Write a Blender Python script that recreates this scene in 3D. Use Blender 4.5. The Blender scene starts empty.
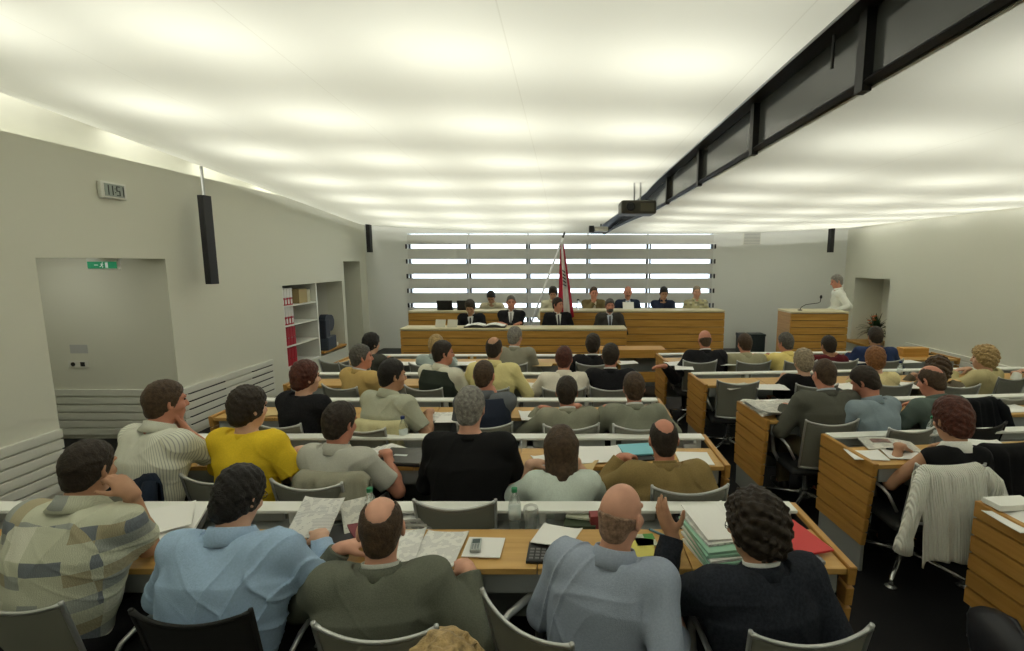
import bpy, bmesh, math, random
import numpy as np
from mathutils import Vector, Matrix
R = math.radians
SC = bpy.context.scene
COL = SC.collection
PI = math.pi

# ------------------------------------------------------------------ camera
F_PX, CX, CY, PITCH, CAM_Z = 480.0, 566.0, 325.5, R(7.5), 2.06
cam_data = bpy.data.cameras.new('camera'); cam = bpy.data.objects.new('camera', cam_data); COL.objects.link(cam)
cam.location = (0, 0, CAM_Z); cam.rotation_euler = (PI/2 - PITCH, 0, 0)
cam_data.sensor_width = 36; cam_data.lens = F_PX/1024*36; cam_data.shift_x = -(CX-512)/1024
cam_data.clip_start = 0.05
SC.camera = cam
SC.view_settings.view_transform = 'Standard'; SC.view_settings.look = 'None'
SC.view_settings.exposure = 0.0; SC.view_settings.gamma = 1.0; SC.view_settings.use_curve_mapping = False
SC.cycles.use_denoising = True
SC.cycles.max_bounces = 8; SC.cycles.diffuse_bounces = 5; SC.cycles.transparent_max_bounces = 12

def ray(px, py):
    a = (px-CX)/F_PX; b = (CY-py)/F_PX
    return Vector((a, math.cos(PITCH)+b*math.sin(PITCH), -math.sin(PITCH)+b*math.cos(PITCH)))
def at_depth(px, py, Y):
    d = ray(px, py); return Vector((0, 0, CAM_Z)) + d*(Y/d.y)
def at_height(px, py, z):
    d = ray(px, py); return Vector((0, 0, CAM_Z)) + d*((z-CAM_Z)/d.z)

# ------------------------------------------------------------------ materials
def lin(c):
    c = c/255.0
    return c/12.92 if c <= .04045 else ((c+.055)/1.055)**2.4
def rgb(r, g, b, gain=1.0):
    return tuple(min(.92, lin(v)*gain) for v in (r, g, b)) + (1,)
MATS = {}
def mat(name, color, rough=.6, metal=0., spec=.4, bump=0., bscale=60., trans=0., alpha=1., emit=None, estr=0., vary=0., vscale=8., sheen=0.):
    if name in MATS: return MATS[name]
    m = bpy.data.materials.new(name); m.use_nodes = True; nt = m.node_tree; b = nt.nodes['Principled BSDF']
    if len(color) == 3: color = tuple(color)+(1,)
    b.inputs['Base Color'].default_value = color; b.inputs['Roughness'].default_value = rough
    b.inputs['Metallic'].default_value = metal; b.inputs['Specular IOR Level'].default_value = spec
    b.inputs['Transmission Weight'].default_value = trans; b.inputs['Alpha'].default_value = alpha
    if sheen: b.inputs['Sheen Weight'].default_value = sheen
    if emit: b.inputs['Emission Color'].default_value = tuple(emit)+(1,); b.inputs['Emission Strength'].default_value = estr
    tc = nt.nodes.new('ShaderNodeTexCoord')
    if vary:
        n = nt.nodes.new('ShaderNodeTexNoise'); n.inputs['Scale'].default_value = vscale; n.inputs['Detail'].default_value = 4
        nt.links.new(tc.outputs['Object'], n.inputs['Vector'])
        h = nt.nodes.new('ShaderNodeMapRange'); h.inputs[1].default_value = .3; h.inputs[2].default_value = .7
        h.inputs[3].default_value = 1-vary; h.inputs[4].default_value = 1+vary
        nt.links.new(n.outputs['Fac'], h.inputs[0])
        mx = nt.nodes.new('ShaderNodeVectorMath'); mx.operation = 'SCALE'; mx.inputs[0].default_value = color[:3]
        nt.links.new(h.outputs[0], mx.inputs['Scale']); nt.links.new(mx.outputs[0], b.inputs['Base Color'])
    if bump:
        n2 = nt.nodes.new('ShaderNodeTexNoise'); n2.inputs['Scale'].default_value = bscale; n2.inputs['Detail'].default_value = 5
        nt.links.new(tc.outputs['Object'], n2.inputs['Vector'])
        bp = nt.nodes.new('ShaderNodeBump'); bp.inputs['Strength'].default_value = bump; bp.inputs['Distance'].default_value = .01
        nt.links.new(n2.outputs['Fac'], bp.inputs['Height']); nt.links.new(bp.outputs[0], b.inputs['Normal'])
    MATS[name] = m
    return m
def wood(name, base, dark, axis='X', scale=1.):
    """long-grained veneer; AXIS is the direction of the grain"""
    if name in MATS: return MATS[name]
    m = mat(name, base, rough=.42, spec=.35); nt = m.node_tree; b = nt.nodes['Principled BSDF']
    tc = nt.nodes.new('ShaderNodeTexCoord'); mp = nt.nodes.new('ShaderNodeMapping')
    s = {'X': (1.6, 30, 30), 'Y': (30, 1.6, 30), 'Z': (30, 30, 1.6)}[axis]
    mp.inputs['Scale'].default_value = tuple(v*scale for v in s)
    nt.links.new(tc.outputs['Object'], mp.inputs['Vector'])
    n = nt.nodes.new('ShaderNodeTexNoise'); n.inputs['Scale'].default_value = 1.; n.inputs['Detail'].default_value = 6; n.inputs['Distortion'].default_value = .4
    nt.links.new(mp.outputs[0], n.inputs['Vector'])
    r = nt.nodes.new('ShaderNodeValToRGB'); r.color_ramp.elements[0].position = .3; r.color_ramp.elements[0].color = dark
    r.color_ramp.elements[1].position = .68; r.color_ramp.elements[1].color = base
    nt.links.new(n.outputs['Fac'], r.inputs[0]); nt.links.new(r.outputs[0], b.inputs['Base Color'])
    return m
def _pattern(name, base, build, rough=.85):
    if name in MATS: return MATS[name]
    m = mat(name, base, rough=rough, spec=.15, bump=.25, bscale=300)
    nt = m.node_tree; b = nt.nodes['Principled BSDF']; tc = nt.nodes.new('ShaderNodeTexCoord')
    nt.links.new(build(nt, tc.outputs['Object']), b.inputs['Base Color'])
    return m
def stripes(name, base, line, freq, axis=0, thick=.25):
    def build(nt, v):
        sx = nt.nodes.new('ShaderNodeSeparateXYZ'); nt.links.new(v, sx.inputs[0])
        sb = nt.nodes.new('ShaderNodeMath'); sb.operation = 'SUBTRACT'; sb.inputs[1].default_value = .05; nt.links.new(sx.outputs[1], sb.inputs[0])
        at = nt.nodes.new('ShaderNodeMath'); at.operation = 'ARCTAN2'; nt.links.new(sx.outputs[0], at.inputs[0]); nt.links.new(sb.outputs[0], at.inputs[1])
        mu = nt.nodes.new('ShaderNodeMath'); mu.operation = 'MULTIPLY'; mu.inputs[1].default_value = freq*.17; nt.links.new(at.outputs[0], mu.inputs[0])
        fr = nt.nodes.new('ShaderNodeMath'); fr.operation = 'FRACT'; nt.links.new(mu.outputs[0], fr.inputs[0])
        lt = nt.nodes.new('ShaderNodeMath'); lt.operation = 'LESS_THAN'; lt.inputs[1].default_value = thick; nt.links.new(fr.outputs[0], lt.inputs[0])
        mx = nt.nodes.new('ShaderNodeMix'); mx.data_type = 'RGBA'; nt.links.new(lt.outputs[0], mx.inputs[0])
        mx.inputs[6].default_value = base; mx.inputs[7].default_value = line
        return mx.outputs[2]
    return _pattern(name, base, build)
def patchwork(name, base, cols, size):
    """shirt print: rectangles of several colours scattered over the base colour, with fine hatching"""
    def build(nt, v):
        mp = nt.nodes.new('ShaderNodeMapping'); mp.inputs['Scale'].default_value = (1/size[0], .001, 1/size[1]); nt.links.new(v, mp.inputs[0])
        br = nt.nodes.new('ShaderNodeVectorMath'); br.operation = 'FLOOR'; nt.links.new(mp.outputs[0], br.inputs[0])
        wn = nt.nodes.new('ShaderNodeTexWhiteNoise'); wn.noise_dimensions = '3D'; nt.links.new(br.outputs[0], wn.inputs['Vector'])
        rp = nt.nodes.new('ShaderNodeValToRGB'); rp.color_ramp.interpolation = 'CONSTANT'
        el = rp.color_ramp.elements; el[0].position = 0; el[0].color = base; el[1].position = .55; el[1].color = cols[0]
        for i, c in enumerate(cols[1:]):
            e = el.new(.66+.11*i); e.color = c
        nt.links.new(wn.outputs['Value'], rp.inputs[0])
        w = nt.nodes.new('ShaderNodeTexWave'); w.inputs['Scale'].default_value = 55; w.inputs['Distortion'].default_value = 9; w.inputs['Detail'].default_value = 2
        nt.links.new(v, w.inputs['Vector'])
        mx = nt.nodes.new('ShaderNodeMix'); mx.data_type = 'RGBA'; mx.blend_type = 'MULTIPLY'; mx.inputs[0].default_value = .16
        nt.links.new(rp.outputs[0], mx.inputs[6]); nt.links.new(w.outputs['Color'], mx.inputs[7])
        return mx.outputs[2]
    return _pattern(name, base, build)
def weave(name, a, b_, scale=90):
    """jacket cloth: a fine two-tone fleck"""
    def build(nt, v):
        n = nt.nodes.new('ShaderNodeTexNoise'); n.inputs['Scale'].default_value = scale; n.inputs['Detail'].default_value = 3; nt.links.new(v, n.inputs['Vector'])
        r = nt.nodes.new('ShaderNodeValToRGB'); r.color_ramp.elements[0].position = .35; r.color_ramp.elements[0].color = a
        r.color_ramp.elements[1].position = .65; r.color_ramp.elements[1].color = b_
        nt.links.new(n.outputs['Fac'], r.inputs[0]); return r.outputs[0]
    return _pattern(name, a, build)
def cloth(name, color):
    d = tuple(v*.90 for v in color[:3])+(1,)
    return weave(name, d, color, 130)
def print_mat(name, paper, ink, density=.5, lines=70):
    """paper with rows of printed text"""
    def build(nt, v):
        sx = nt.nodes.new('ShaderNodeSeparateXYZ'); nt.links.new(v, sx.inputs[0])
        mu = nt.nodes.new('ShaderNodeMath'); mu.operation = 'MULTIPLY'; mu.inputs[1].default_value = lines; nt.links.new(sx.outputs[1], mu.inputs[0])
        fr = nt.nodes.new('ShaderNodeMath'); fr.operation = 'FRACT'; nt.links.new(mu.outputs[0], fr.inputs[0])
        lt = nt.nodes.new('ShaderNodeMath'); lt.operation = 'LESS_THAN'; lt.inputs[1].default_value = .45; nt.links.new(fr.outputs[0], lt.inputs[0])
        n = nt.nodes.new('ShaderNodeTexNoise'); n.inputs['Scale'].default_value = 28; n.inputs['Detail'].default_value = 2; nt.links.new(v, n.inputs['Vector'])
        g = nt.nodes.new('ShaderNodeMath'); g.operation = 'GREATER_THAN'; g.inputs[1].default_value = 1-density; nt.links.new(n.outputs['Fac'], g.inputs[0])
        m2 = nt.nodes.new('ShaderNodeMath'); m2.operation = 'MULTIPLY'; nt.links.new(lt.outputs[0], m2.inputs[0]); nt.links.new(g.outputs[0], m2.inputs[1])
        mx = nt.nodes.new('ShaderNodeMix'); mx.data_type = 'RGBA'; nt.links.new(m2.outputs[0], mx.inputs[0]); mx.inputs[6].default_value = paper; mx.inputs[7].default_value = ink
        return mx.outputs[2]
    return _pattern(name, paper, build, .7)

# ------------------------------------------------------------------ mesh building
class MB:
    def __init__(s): s.bm = bmesh.new()
    def box(s, lo, hi, bevel=0., M=None):
        lo, hi = Vector(lo), Vector(hi); c = (lo+hi)/2; d = hi-lo
        g = bmesh.ops.create_cube(s.bm, size=1.)['verts']
        bmesh.ops.scale(s.bm, vec=d, verts=g); bmesh.ops.translate(s.bm, vec=c, verts=g)
        if M is not None: bmesh.ops.transform(s.bm, matrix=M, verts=g)
        if bevel:
            ed = list({e for v in g for e in v.link_edges})
            bmesh.ops.bevel(s.bm, geom=ed, offset=bevel, segments=2, affect='EDGES', profile=.6)
        return s
    def tube(s, pts, r, seg=8, closed=False, flat=None, cap=True):
        """round (or FLAT = (side, normal) radii) tube along PTS; r may be a list"""
        pts = [Vector(p) for p in pts]; n = len(pts); rings = []
        rr = r if isinstance(r, (list, tuple)) else [r]*n
        prev = None
        for i, p in enumerate(pts):
            if closed: t = (pts[(i+1) % n]-pts[i-1])
            else: t = pts[min(i+1, n-1)]-pts[max(i-1, 0)]
            t.normalize()
            if prev is None:
                u = t.cross(Vector((0, 0, 1)))
                if u.length < .05: u = t.cross(Vector((0, 1, 0)))
            else: u = prev - t*prev.dot(t)
            u.normalize(); prev = u; w = t.cross(u)
            fu, fw = flat if flat else (1, 1)
            rings.append([s.bm.verts.new(p + (u*math.cos(2*PI*k/seg)*fu + w*math.sin(2*PI*k/seg)*fw)*rr[i]) for k in range(seg)])
        m = n if closed else n-1
        for i in range(m):
            A, B = rings[i], rings[(i+1) % n]
            for k in range(seg): s.bm.faces.new((A[k], A[(k+1) % seg], B[(k+1) % seg], B[k]))
        if not closed and cap:
            s.bm.faces.new(rings[0][::-1]); s.bm.faces.new(rings[-1])
        return s
    def lathe(s, prof, c=(0, 0, 0), seg=20, M=None, ex=1., ey=1.):
        c = Vector(c); rings = []; new = []
        for (r, z) in prof:
            ring = [s.bm.verts.new(c+Vector((r*math.cos(2*PI*k/seg)*ex, r*math.sin(2*PI*k/seg)*ey, z))) for k in range(seg)]
            rings.append(ring); new += ring
        for A, B in zip(rings, rings[1:]):
            for k in range(seg): s.bm.faces.new((A[k], A[(k+1) % seg], B[(k+1) % seg], B[k]))
        if prof[0][0] > 1e-5: s.bm.faces.new(rings[0][::-1])
        if prof[-1][0] > 1e-5: s.bm.faces.new(rings[-1])
        if M is not None: bmesh.ops.transform(s.bm, matrix=M, verts=new)
        return s
    def prism(s, poly, d0, d1, axis='X', bevel=0.):
        """POLY is a list of 2-D points; extruded between d0 and d1 along AXIS"""
        def P(a, b, d): return {'X': (d, a, b), 'Y': (a, d, b), 'Z': (a, b, d)}[axis]
        A = [s.bm.verts.new(P(a, b, d0)) for a, b in poly]; B = [s.bm.verts.new(P(a, b, d1)) for a, b in poly]
        n = len(poly)
        s.bm.faces.new(A); s.bm.faces.new(B[::-1])
        for k in range(n): s.bm.faces.new((A[k], B[k], B[(k+1) % n], A[(k+1) % n]))
        if bevel:
            ed = list({e for v in A+B for e in v.link_edges}); bmesh.ops.bevel(s.bm, geom=ed, offset=bevel, segments=2, affect='EDGES')
        return s
    def grid(s, fn, nu, nv, thick=0.):
        """sheet: fn(u, v) for u, v in 0..1; a second skin THICK below it when given"""
        def lay(off):
            return [[s.bm.verts.new(Vector(fn(i/nu, j/nv))+Vector(off)) for j in range(nv+1)] for i in range(nu+1)]
        T = lay((0, 0, 0))
        for i in range(nu):
            for j in range(nv): s.bm.faces.new((T[i][j], T[i+1][j], T[i+1][j+1], T[i][j+1]))
        if thick:
            off = thick if isinstance(thick, (tuple, list, Vector)) else (0, 0, -thick)
            D = lay(off)
            for i in range(nu):
                for j in range(nv): s.bm.faces.new((D[i][j+1], D[i+1][j+1], D[i+1][j], D[i][j]))
            rim = [(i, 0) for i in range(nu)]+[(nu, j) for j in range(nv)]+[(i, nv) for i in range(nu, 0, -1)]+[(0, j) for j in range(nv, 0, -1)]
            for (a, b), (c, d) in zip(rim, rim[1:]+rim[:1]): s.bm.faces.new((T[a][b], D[a][b], D[c][d], T[c][d]))
        return s
    def ball(s, c, r, M=None, seg=12):
        g = bmesh.ops.create_uvsphere(s.bm, u_segments=seg, v_segments=max(6, seg*2//3), radius=1.)['verts']
        rr = r if isinstance(r, (tuple, list)) else (r, r, r)
        bmesh.ops.scale(s.bm, vec=rr, verts=g)
        if M is not None: bmesh.ops.transform(s.bm, matrix=M, verts=g)
        bmesh.ops.translate(s.bm, vec=c, verts=g); return s
    def build(s, name, m, parent=None, smooth=False, angle=None):
        bmesh.ops.recalc_face_normals(s.bm, faces=s.bm.faces[:])
        me = bpy.data.meshes.new(name); s.bm.to_mesh(me); s.bm.free()
        if smooth:
            me.polygons.foreach_set('use_smooth', [True]*len(me.polygons))
            if angle: me.set_sharp_from_angle(angle=R(angle))
        me.materials.append(m)
        o = bpy.data.objects.new(name, me); COL.objects.link(o)
        if parent is not None: o.parent = parent
        return o
def tag(o, label=None, cat=None, group=None, kind=None):
    if label: o['label'] = label
    if cat: o['category'] = cat
    if group: o['group'] = group
    if kind: o['kind'] = kind
    return o
def thing(name, label, cat, loc=(0, 0, 0), rz=0., group=None):
    o = bpy.data.objects.new(name, None); COL.objects.link(o); o.empty_display_size = .1
    o.location = loc; o.rotation_euler = (0, 0, rz)
    return tag(o, label, cat, group)
def place(o, loc, rz=0., rx=0., ry=0.):
    o.location = loc; o.rotation_euler = (rx, ry, rz); return o
def copy_tree(o, parent=None):
    c = o.copy(); COL.objects.link(c)
    if parent is not None: c.parent = parent
    for ch in list(o.children): copy_tree(ch, c)
    return c
def structure(o): o['kind'] = 'structure'; return o

M_WALL = mat('wall_paint', (.70, .70, .60), rough=.85, spec=.2, bump=.03, bscale=200)
M_WALLF = mat('front_wall_paint', (.70, .715, .68), rough=.85, spec=.2, bump=.03, bscale=200)
M_FLOOR = mat('dark_floor', (.006, .006, .007), rough=.6, spec=.25, vary=.35, vscale=3, bump=.1, bscale=90)
M_SLAB = mat('plenum_paint', (.6, .6, .57), rough=.9)
M_WOODX = wood('beech_lengthwise', rgb(200, 160, 94), rgb(182, 142, 78), 'X')
M_WOODY = wood('beech_crosswise', rgb(190, 144, 76), rgb(166, 122, 58), 'Y')
M_OAKX = wood('oak_boards', rgb(200, 154, 78), rgb(172, 124, 54), 'X')
M_WHITE = mat('white_lacquer', (.78, .79, .74), rough=.4)
M_WSLAT = mat('white_slat', (.72, .72, .65), rough=.5)
M_GREY = mat('grey_metal', (.33, .35, .34), rough=.45, metal=.25)
M_PANEL = mat('grey_back_panel', (.42, .44, .42), rough=.5)
M_DARK = mat('dark_gap', (.015, .015, .016), rough=.6)
M_BLACK = mat('black_plastic', (.012, .012, .013), rough=.45)
M_CHROME = mat('polished_aluminium', (.62, .63, .63), rough=.25, metal=.9)
M_ALU = mat('brushed_aluminium', (.5, .51, .5), rough=.35, metal=.7)
M_PAPER = mat('white_paper', (.80, .80, .77), rough=.8, spec=.1)
M_PRINT = print_mat('printed_paper', (.76, .76, .72, 1), (.50, .50, .50, 1), .5, 140)
# ================================================================== THE ROOM
XL, XR, YF, YB = -4.5, 6.3, 10.9, -2.6
TOPL, TOPR, SLAB = 3.10, 2.78, 4.75
m = MB(); m.box((XL-2, YB-.3, -.2), (XR+1.2, YF+.4, 0)); structure(m.build('floor', M_FLOOR))
m = MB(); m.box((XL-2, YB-.3, SLAB), (XR+1.2, YF+.4, SLAB+.2)); structure(m.build('ceiling', M_SLAB))
# left wall: pieces round the doorway, the book niche and the far door
DW = (4.11, 5.44, 2.10)
NI = (7.62, 8.70, 9.67, 1.69, .34)
D2 = (9.78, 10.56, 2.08)
T = .32
m = MB()
def wl(y0, y1, z0, z1): m.box((XL-T, y0, z0), (XL, y1, z1))
wl(YB, DW[0], 0, TOPL); wl(DW[0], DW[1], DW[2], TOPL); wl(DW[1], NI[0], 0, TOPL)
wl(NI[0], NI[2], NI[3], TOPL); wl(NI[0], NI[2], 0, NI[4]); wl(NI[2], D2[0], 0, TOPL); wl(D2[0], D2[1], D2[2], TOPL); wl(D2[1], YF, 0, TOPL)
m.box((XL-T-.06, YB, TOPL-.06), (XL-T, YF, SLAB))                # upstand of the lighting cove behind the wall's top
structure(m.build('wall_left', M_WALL))
# corridor behind the doorway: far face with boarding, near face, back
m = MB()
m.box((XL-1.75, DW[1], 0), (XL-T, DW[1]+.15, 2.6)); m.box((XL-1.75, DW[0]-.15, 0), (XL-T, DW[0], 2.6))
m.box((XL-1.85, DW[0]-.15, 0), (XL-1.7, DW[1]+.15, 2.6)); m.box((XL-1.85, DW[0]-.15, DW[2]+.25), (XL-T, DW[1]+.15, 2.65))
structure(m.build('wall_corridor', M_WALL))
m = MB()
m.box((XL-.9, D2[0]-.1, 0), (XL-T, D2[0], 2.3)); m.box((XL-.9, D2[1], 0), (XL-T, D2[1]+.1, 2.3)); m.box((XL-1., D2[0]-.1, 0), (XL-.9, D2[1]+.1, 2.3)); m.box((XL-1., D2[0]-.1, D2[2]), (XL-T, D2[1]+.1, 2.4))
structure(m.build('wall_passage', M_WALL))
# boarding along the walls: horizontal boards with open joints
def boards(name, rects, m_):
    b = MB()
    for lo, hi in rects: b.box(lo, hi, .006)
    return structure(b.build(name, m_))
rows = [(.05+.094*k, .05+.094*k+.078) for k in range(6)]
boards('baseboard_left', [((XL, y0, z0), (XL+.035, y1, z1)) for z0, z1 in rows for y0, y1 in ((YB, DW[0]-.01), (DW[1]+.01, 7.2))], M_WSLAT)
boards('baseboard_corridor', [((XL-1.7, DW[1]-.03, z0), (XL-.02, DW[1], z1)) for z0, z1 in rows], M_WSLAT)
boards('baseboard_right', [((XR-.035, y0, z0), (XR, y1, z1)) for z0, z1 in rows for y0, y1 in ((YB, 8.75),)], M_WSLAT)
# dark air slots between boards
b = MB()
for z0, z1 in rows[1:]:
    for y0, y1 in ((5.55, 6.15), (6.72, 7.17)): b.box((XL+.003, y0, z0-.017), (XL+.03, y1, z0+.001))
structure(b.build('trim_1', M_DARK))
b = MB()
for z0, z1 in rows[2:]:
    for y0, y1 in ((7.75, 8.6), (6.55, 7.3), (5.2, 6.)): b.box((XR-.03, y0, z0-.017), (XR-.003, y1, z0+.001))
structure(b.build('trim_2', M_DARK))
# niche carcass: shelf bay and open bay
m = MB()
ND = .34
m.box((XL-T-ND, NI[0]-.03, NI[4]-.03), (XL-T-ND+.03, NI[2]+.03, NI[3]+.03)); m.box((XL-T-ND, NI[0]-.03, NI[4]-.03), (XL-T, NI[0], NI[3]+.03)); m.box((XL-T-ND, NI[2], NI[4]-.03), (XL-T, NI[2]+.03, NI[3]+.03))
m.box((XL-T-ND, NI[0], NI[3]), (XL-T, NI[2], NI[3]+.03)); m.box((XL-T-ND, NI[0], NI[4]-.03), (XL-T, NI[2], NI[4]))
structure(m.build('wall_niche', M_WSLAT))
cab = thing('bookcase', 'white built-in bookcase with red binders in the left wall', 'bookcase', (XL-.3, 8.16, NI[4]))
b = MB(); b.box((-.33, .50, 0), (.29, .535, NI[3]-NI[4])); b.build('side_panel', M_WHITE, cab)
b = MB(); b.box((-.33, -.535, 0), (.29, -.515, NI[3]-NI[4])); b.build('side_panel', M_WHITE, cab)
b = MB(); b.box((-.345, -.52, .01), (-.325, .52, NI[3]-NI[4]-.01)); b.build('back_panel', M_WHITE, cab)
SHZ = (.02, .36, .70, 1.02)
for z in SHZ:
    b = MB(); b.box((-.33, -.515, z-.02), (.28, .50, z), .003); b.build('shelf', M_WHITE, cab)
sill = MB(); sill.box((-.33, -.46, -.04), (.36, .46, 0), .006); o = sill.build('window_sill', M_OAKX); o.location = (XL-.33, 9.2, NI[4]+.08); structure(o); o.name = 'trim_3'
# right wall with the plant niche
RN = (9.36, 10.5, 1.73, .34)
m = MB()
def wr(y0, y1, z0, z1): m.box((XR, y0, z0), (XR+T, y1, z1))
wr(YB, RN[0], 0, TOPR); wr(RN[0], RN[1], RN[2], TOPR); wr(RN[0], RN[1], 0, RN[3]); wr(RN[1], YF, 0, TOPR)
m.box((XR+T, YB, TOPR-.06), (XR+T+.06, YF, SLAB))
m.box((XR+T, RN[0]-.05, RN[3]-.1), (XR+T+.35, RN[0], RN[2]+.1)); m.box((XR+T, RN[1], RN[3]-.1), (XR+T+.35, RN[1]+.05, RN[2]+.1))
m.box((XR+T+.3, RN[0]-.05, RN[3]-.1), (XR+T+.35, RN[1]+.05, RN[2]+.1)); m.box((XR+T, RN[0]-.05, RN[2]), (XR+T+.35, RN[1]+.05, RN[2]+.1)); m.box((XR+T, RN[0], RN[3]-.1), (XR+T+.3, RN[1], RN[3]-.02))
structure(m.build('wall_right', M_WALL))
b = MB(); b.box((XR-.12, RN[0]+.02, RN[3]-.02), (XR+T+.3, RN[1]+.12, RN[3]+.03), .006); structure(b.build('trim_4', M_OAKX))
# back wall behind the seats
m = MB(); m.box((XL-T, YB-.2, 0), (XR+T, YB, SLAB)); structure(m.build('wall_back', M_WALL))
# front wall with the wide louvred window
WX0, WX1, WZ0, WZ1 = -3.55, 3.30, .35, 2.70
m = MB()
m.box((XL-T, YF, 0), (WX0, YF+.3, SLAB)); m.box((WX1, YF, 0), (XR+T+.1, YF+.3, SLAB)); m.box((WX0, YF, WZ1), (WX1, YF+.3, SLAB)); m.box((WX0, YF, 0), (WX1, YF+.3, WZ0))
structure(m.build('wall_front', M_WALLF))
win = bpy.data.objects.new('window_1', None); COL.objects.link(win); structure(win)
M_GLASS = mat('window_glass', (.9, .95, .95), rough=.0, trans=1., alpha=.25)
b = MB(); b.box((WX0, YF+.2, WZ0), (WX1, YF+.21, WZ1)); b.build('pane', M_GLASS, win)
M_LOUV = mat('louvre_board', (.60, .605, .57), rough=.6)
pitch = .330; zc = at_depth(500, 246.5, YF).z
bays = [WX0, at_depth(468.5, 260, YF).x, at_depth(528, 260, YF).x, at_depth(588, 260, YF).x, at_depth(648, 260, YF).x, WX1]
for k in range(-1, 8):
    hi = zc+.0475 - .095 - pitch*k; lo = hi-(pitch-.095)
    if k == -1: hi = WZ1-.03
    if lo < WZ0: lo = WZ0
    b = MB()
    for x0, x1 in zip(bays, bays[1:]): b.box((x0+.002, YF-.03, lo), (x1-.002, YF+.0, hi), .003)
    b.build('louvre', M_LOUV, win)
for x in bays:
    b = MB(); b.box((x-.02, YF+.06, WZ0), (x+.02, YF+.14, WZ1)); b.build('mullion', M_ALU, win)
    b = MB()
    for k in range(0, 7):
        z = zc-pitch*k
        for dx in (-.045, .03): b.box((x+dx, YF-.03, z-.05), (x+dx+.028, YF+.03, z+.05))
    b.build('bracket', M_DARK, win)

# ------------------------------------------------------------------ luminous fabric ceilings and the lamps above them
def fabric(name):
    if name in MATS: return MATS[name]
    m_ = bpy.data.materials.new(name); m_.use_nodes = True; nt = m_.node_tree; nt.nodes.clear()
    out = nt.nodes.new('ShaderNodeOutputMaterial'); tr = nt.nodes.new('ShaderNodeBsdfTranslucent'); df = nt.nodes.new('ShaderNodeBsdfDiffuse'); mx = nt.nodes.new('ShaderNodeMixShader')
    tr.inputs[0].default_value = (.92, .925, .85, 1); df.inputs[0].default_value = (.80, .80, .74, 1); mx.inputs[0].default_value = .55
    # thin welded seams between the lengths of cloth
    tc = nt.nodes.new('ShaderNodeTexCoord'); sx = nt.nodes.new('ShaderNodeSeparateXYZ'); nt.links.new(tc.outputs['Object'], sx.inputs[0])
    ad = nt.nodes.new('ShaderNodeMath'); ad.operation = 'ADD'; ad.inputs[1].default_value = 14.6; nt.links.new(sx.outputs[0], ad.inputs[0])
    md = nt.nodes.new('ShaderNodeMath'); md.operation = 'MODULO'; md.inputs[1].default_value = 1.3; nt.links.new(ad.outputs[0], md.inputs[0])
    lt = nt.nodes.new('ShaderNodeMath'); lt.operation = 'LESS_THAN'; lt.inputs[1].default_value = .007; nt.links.new(md.outputs[0], lt.inputs[0])
    cm = nt.nodes.new('ShaderNodeMix'); cm.data_type = 'RGBA'; cm.inputs[6].default_value = (.92, .925, .85, 1); cm.inputs[7].default_value = (.80, .80, .72, 1)
    nt.links.new(lt.outputs[0], cm.inputs[0]); nt.links.new(cm.outputs[2], tr.inputs[0])
    nt.links.new(df.outputs[0], mx.inputs[1]); nt.links.new(tr.outputs[0], mx.inputs[2]); nt.links.new(mx.outputs[0], out.inputs[0])
    MATS[name] = m_; return m_
M_FAB = fabric('stretched_fabric')
YE = 10.62
def edge_x(Y): return 1.15 if Y < 7 else 1.15-.62*((Y-7)/(YE-7))**1.4
def edge_h(Y): return 1.03 if Y < 6 else 1.03-.40*((Y-6)/(YE-6))**1.7
def left_h(Y): return max(.80, 1.60-.0776*Y)
def left_pt(u, v):
    Y = YB+.1+(YE-YB-.1)*v; x0 = -4.36; x1 = edge_x(Y); x = x0+(x1-x0)*u
    h = left_h(Y)*(1-u)+edge_h(Y)*u - .05*math.sin(PI*u)
    return Vector((x, Y, CAM_Z+h))
m = MB(); m.grid(left_pt, 24, 48); structure(m.build('ceiling', M_FAB, smooth=True))
FX = 1.235
def fas_x(Y): return FX if Y < 7 else FX-.42*((Y-7)/(YE-7))**1.4
def right_pt(u, v):
    Y = YB+.1+(YE-YB-.1)*v; x0 = fas_x(Y)+.03; x1 = XR-.16; x = x0+(x1-x0)*u
    h = .735-.05*math.sin(PI*u) - (.12*max(0, (Y-8)/(YE-8))**2)*(1-u)
    return Vector((x, Y, CAM_Z+h))
m = MB(); m.grid(right_pt, 20, 48); structure(m.build('ceiling', M_FAB, smooth=True))
# the dark fascia in the slot between the two ceilings, with posts and rails
M_FASC = mat('smoked_glass', (.075, .08, .077), rough=.12, spec=.6)
M_RAIL = mat('black_steel', (.008, .008, .008), rough=.45)
fas = bpy.data.objects.new('trim_5', None); COL.objects.link(fas); structure(fas)
NS = 40; ys = [YB+.1+(YE-YB-.1)*i/NS for i in range(NS+1)]
m = MB()
m.grid(lambda u, v: (fas_x(ys[round(v*NS)])+.02, ys[round(v*NS)], CAM_Z+.72-.12*max(0, (ys[round(v*NS)]-8)/(YE-8))**2+u*1.2), 1, NS, (.02, 0, 0)); m.build('glass_band', M_FASC, fas)
m = MB()
m.tube([(fas_x(y), y, CAM_Z+.735-.12*max(0, (y-8)/(YE-8))**2) for y in ys], .018, 4); m.build('bottom_rail', M_RAIL, fas)
m = MB()
m.grid(lambda u, v: (edge_x(ys[round(v*NS)])+.005+u*(fas_x(ys[round(v*NS)])+.01-edge_x(ys[round(v*NS)])), ys[round(v*NS)], CAM_Z+edge_h(ys[round(v*NS)])+.03), 1, NS, .04); m.build('top_rail', M_RAIL, fas)
m = MB()
m.tube([(edge_x(y)+.01, y, CAM_Z+edge_h(y)+.005) for y in ys], .016, 6); m.build('edge_profile', M_ALU, fas)
m = MB()
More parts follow.
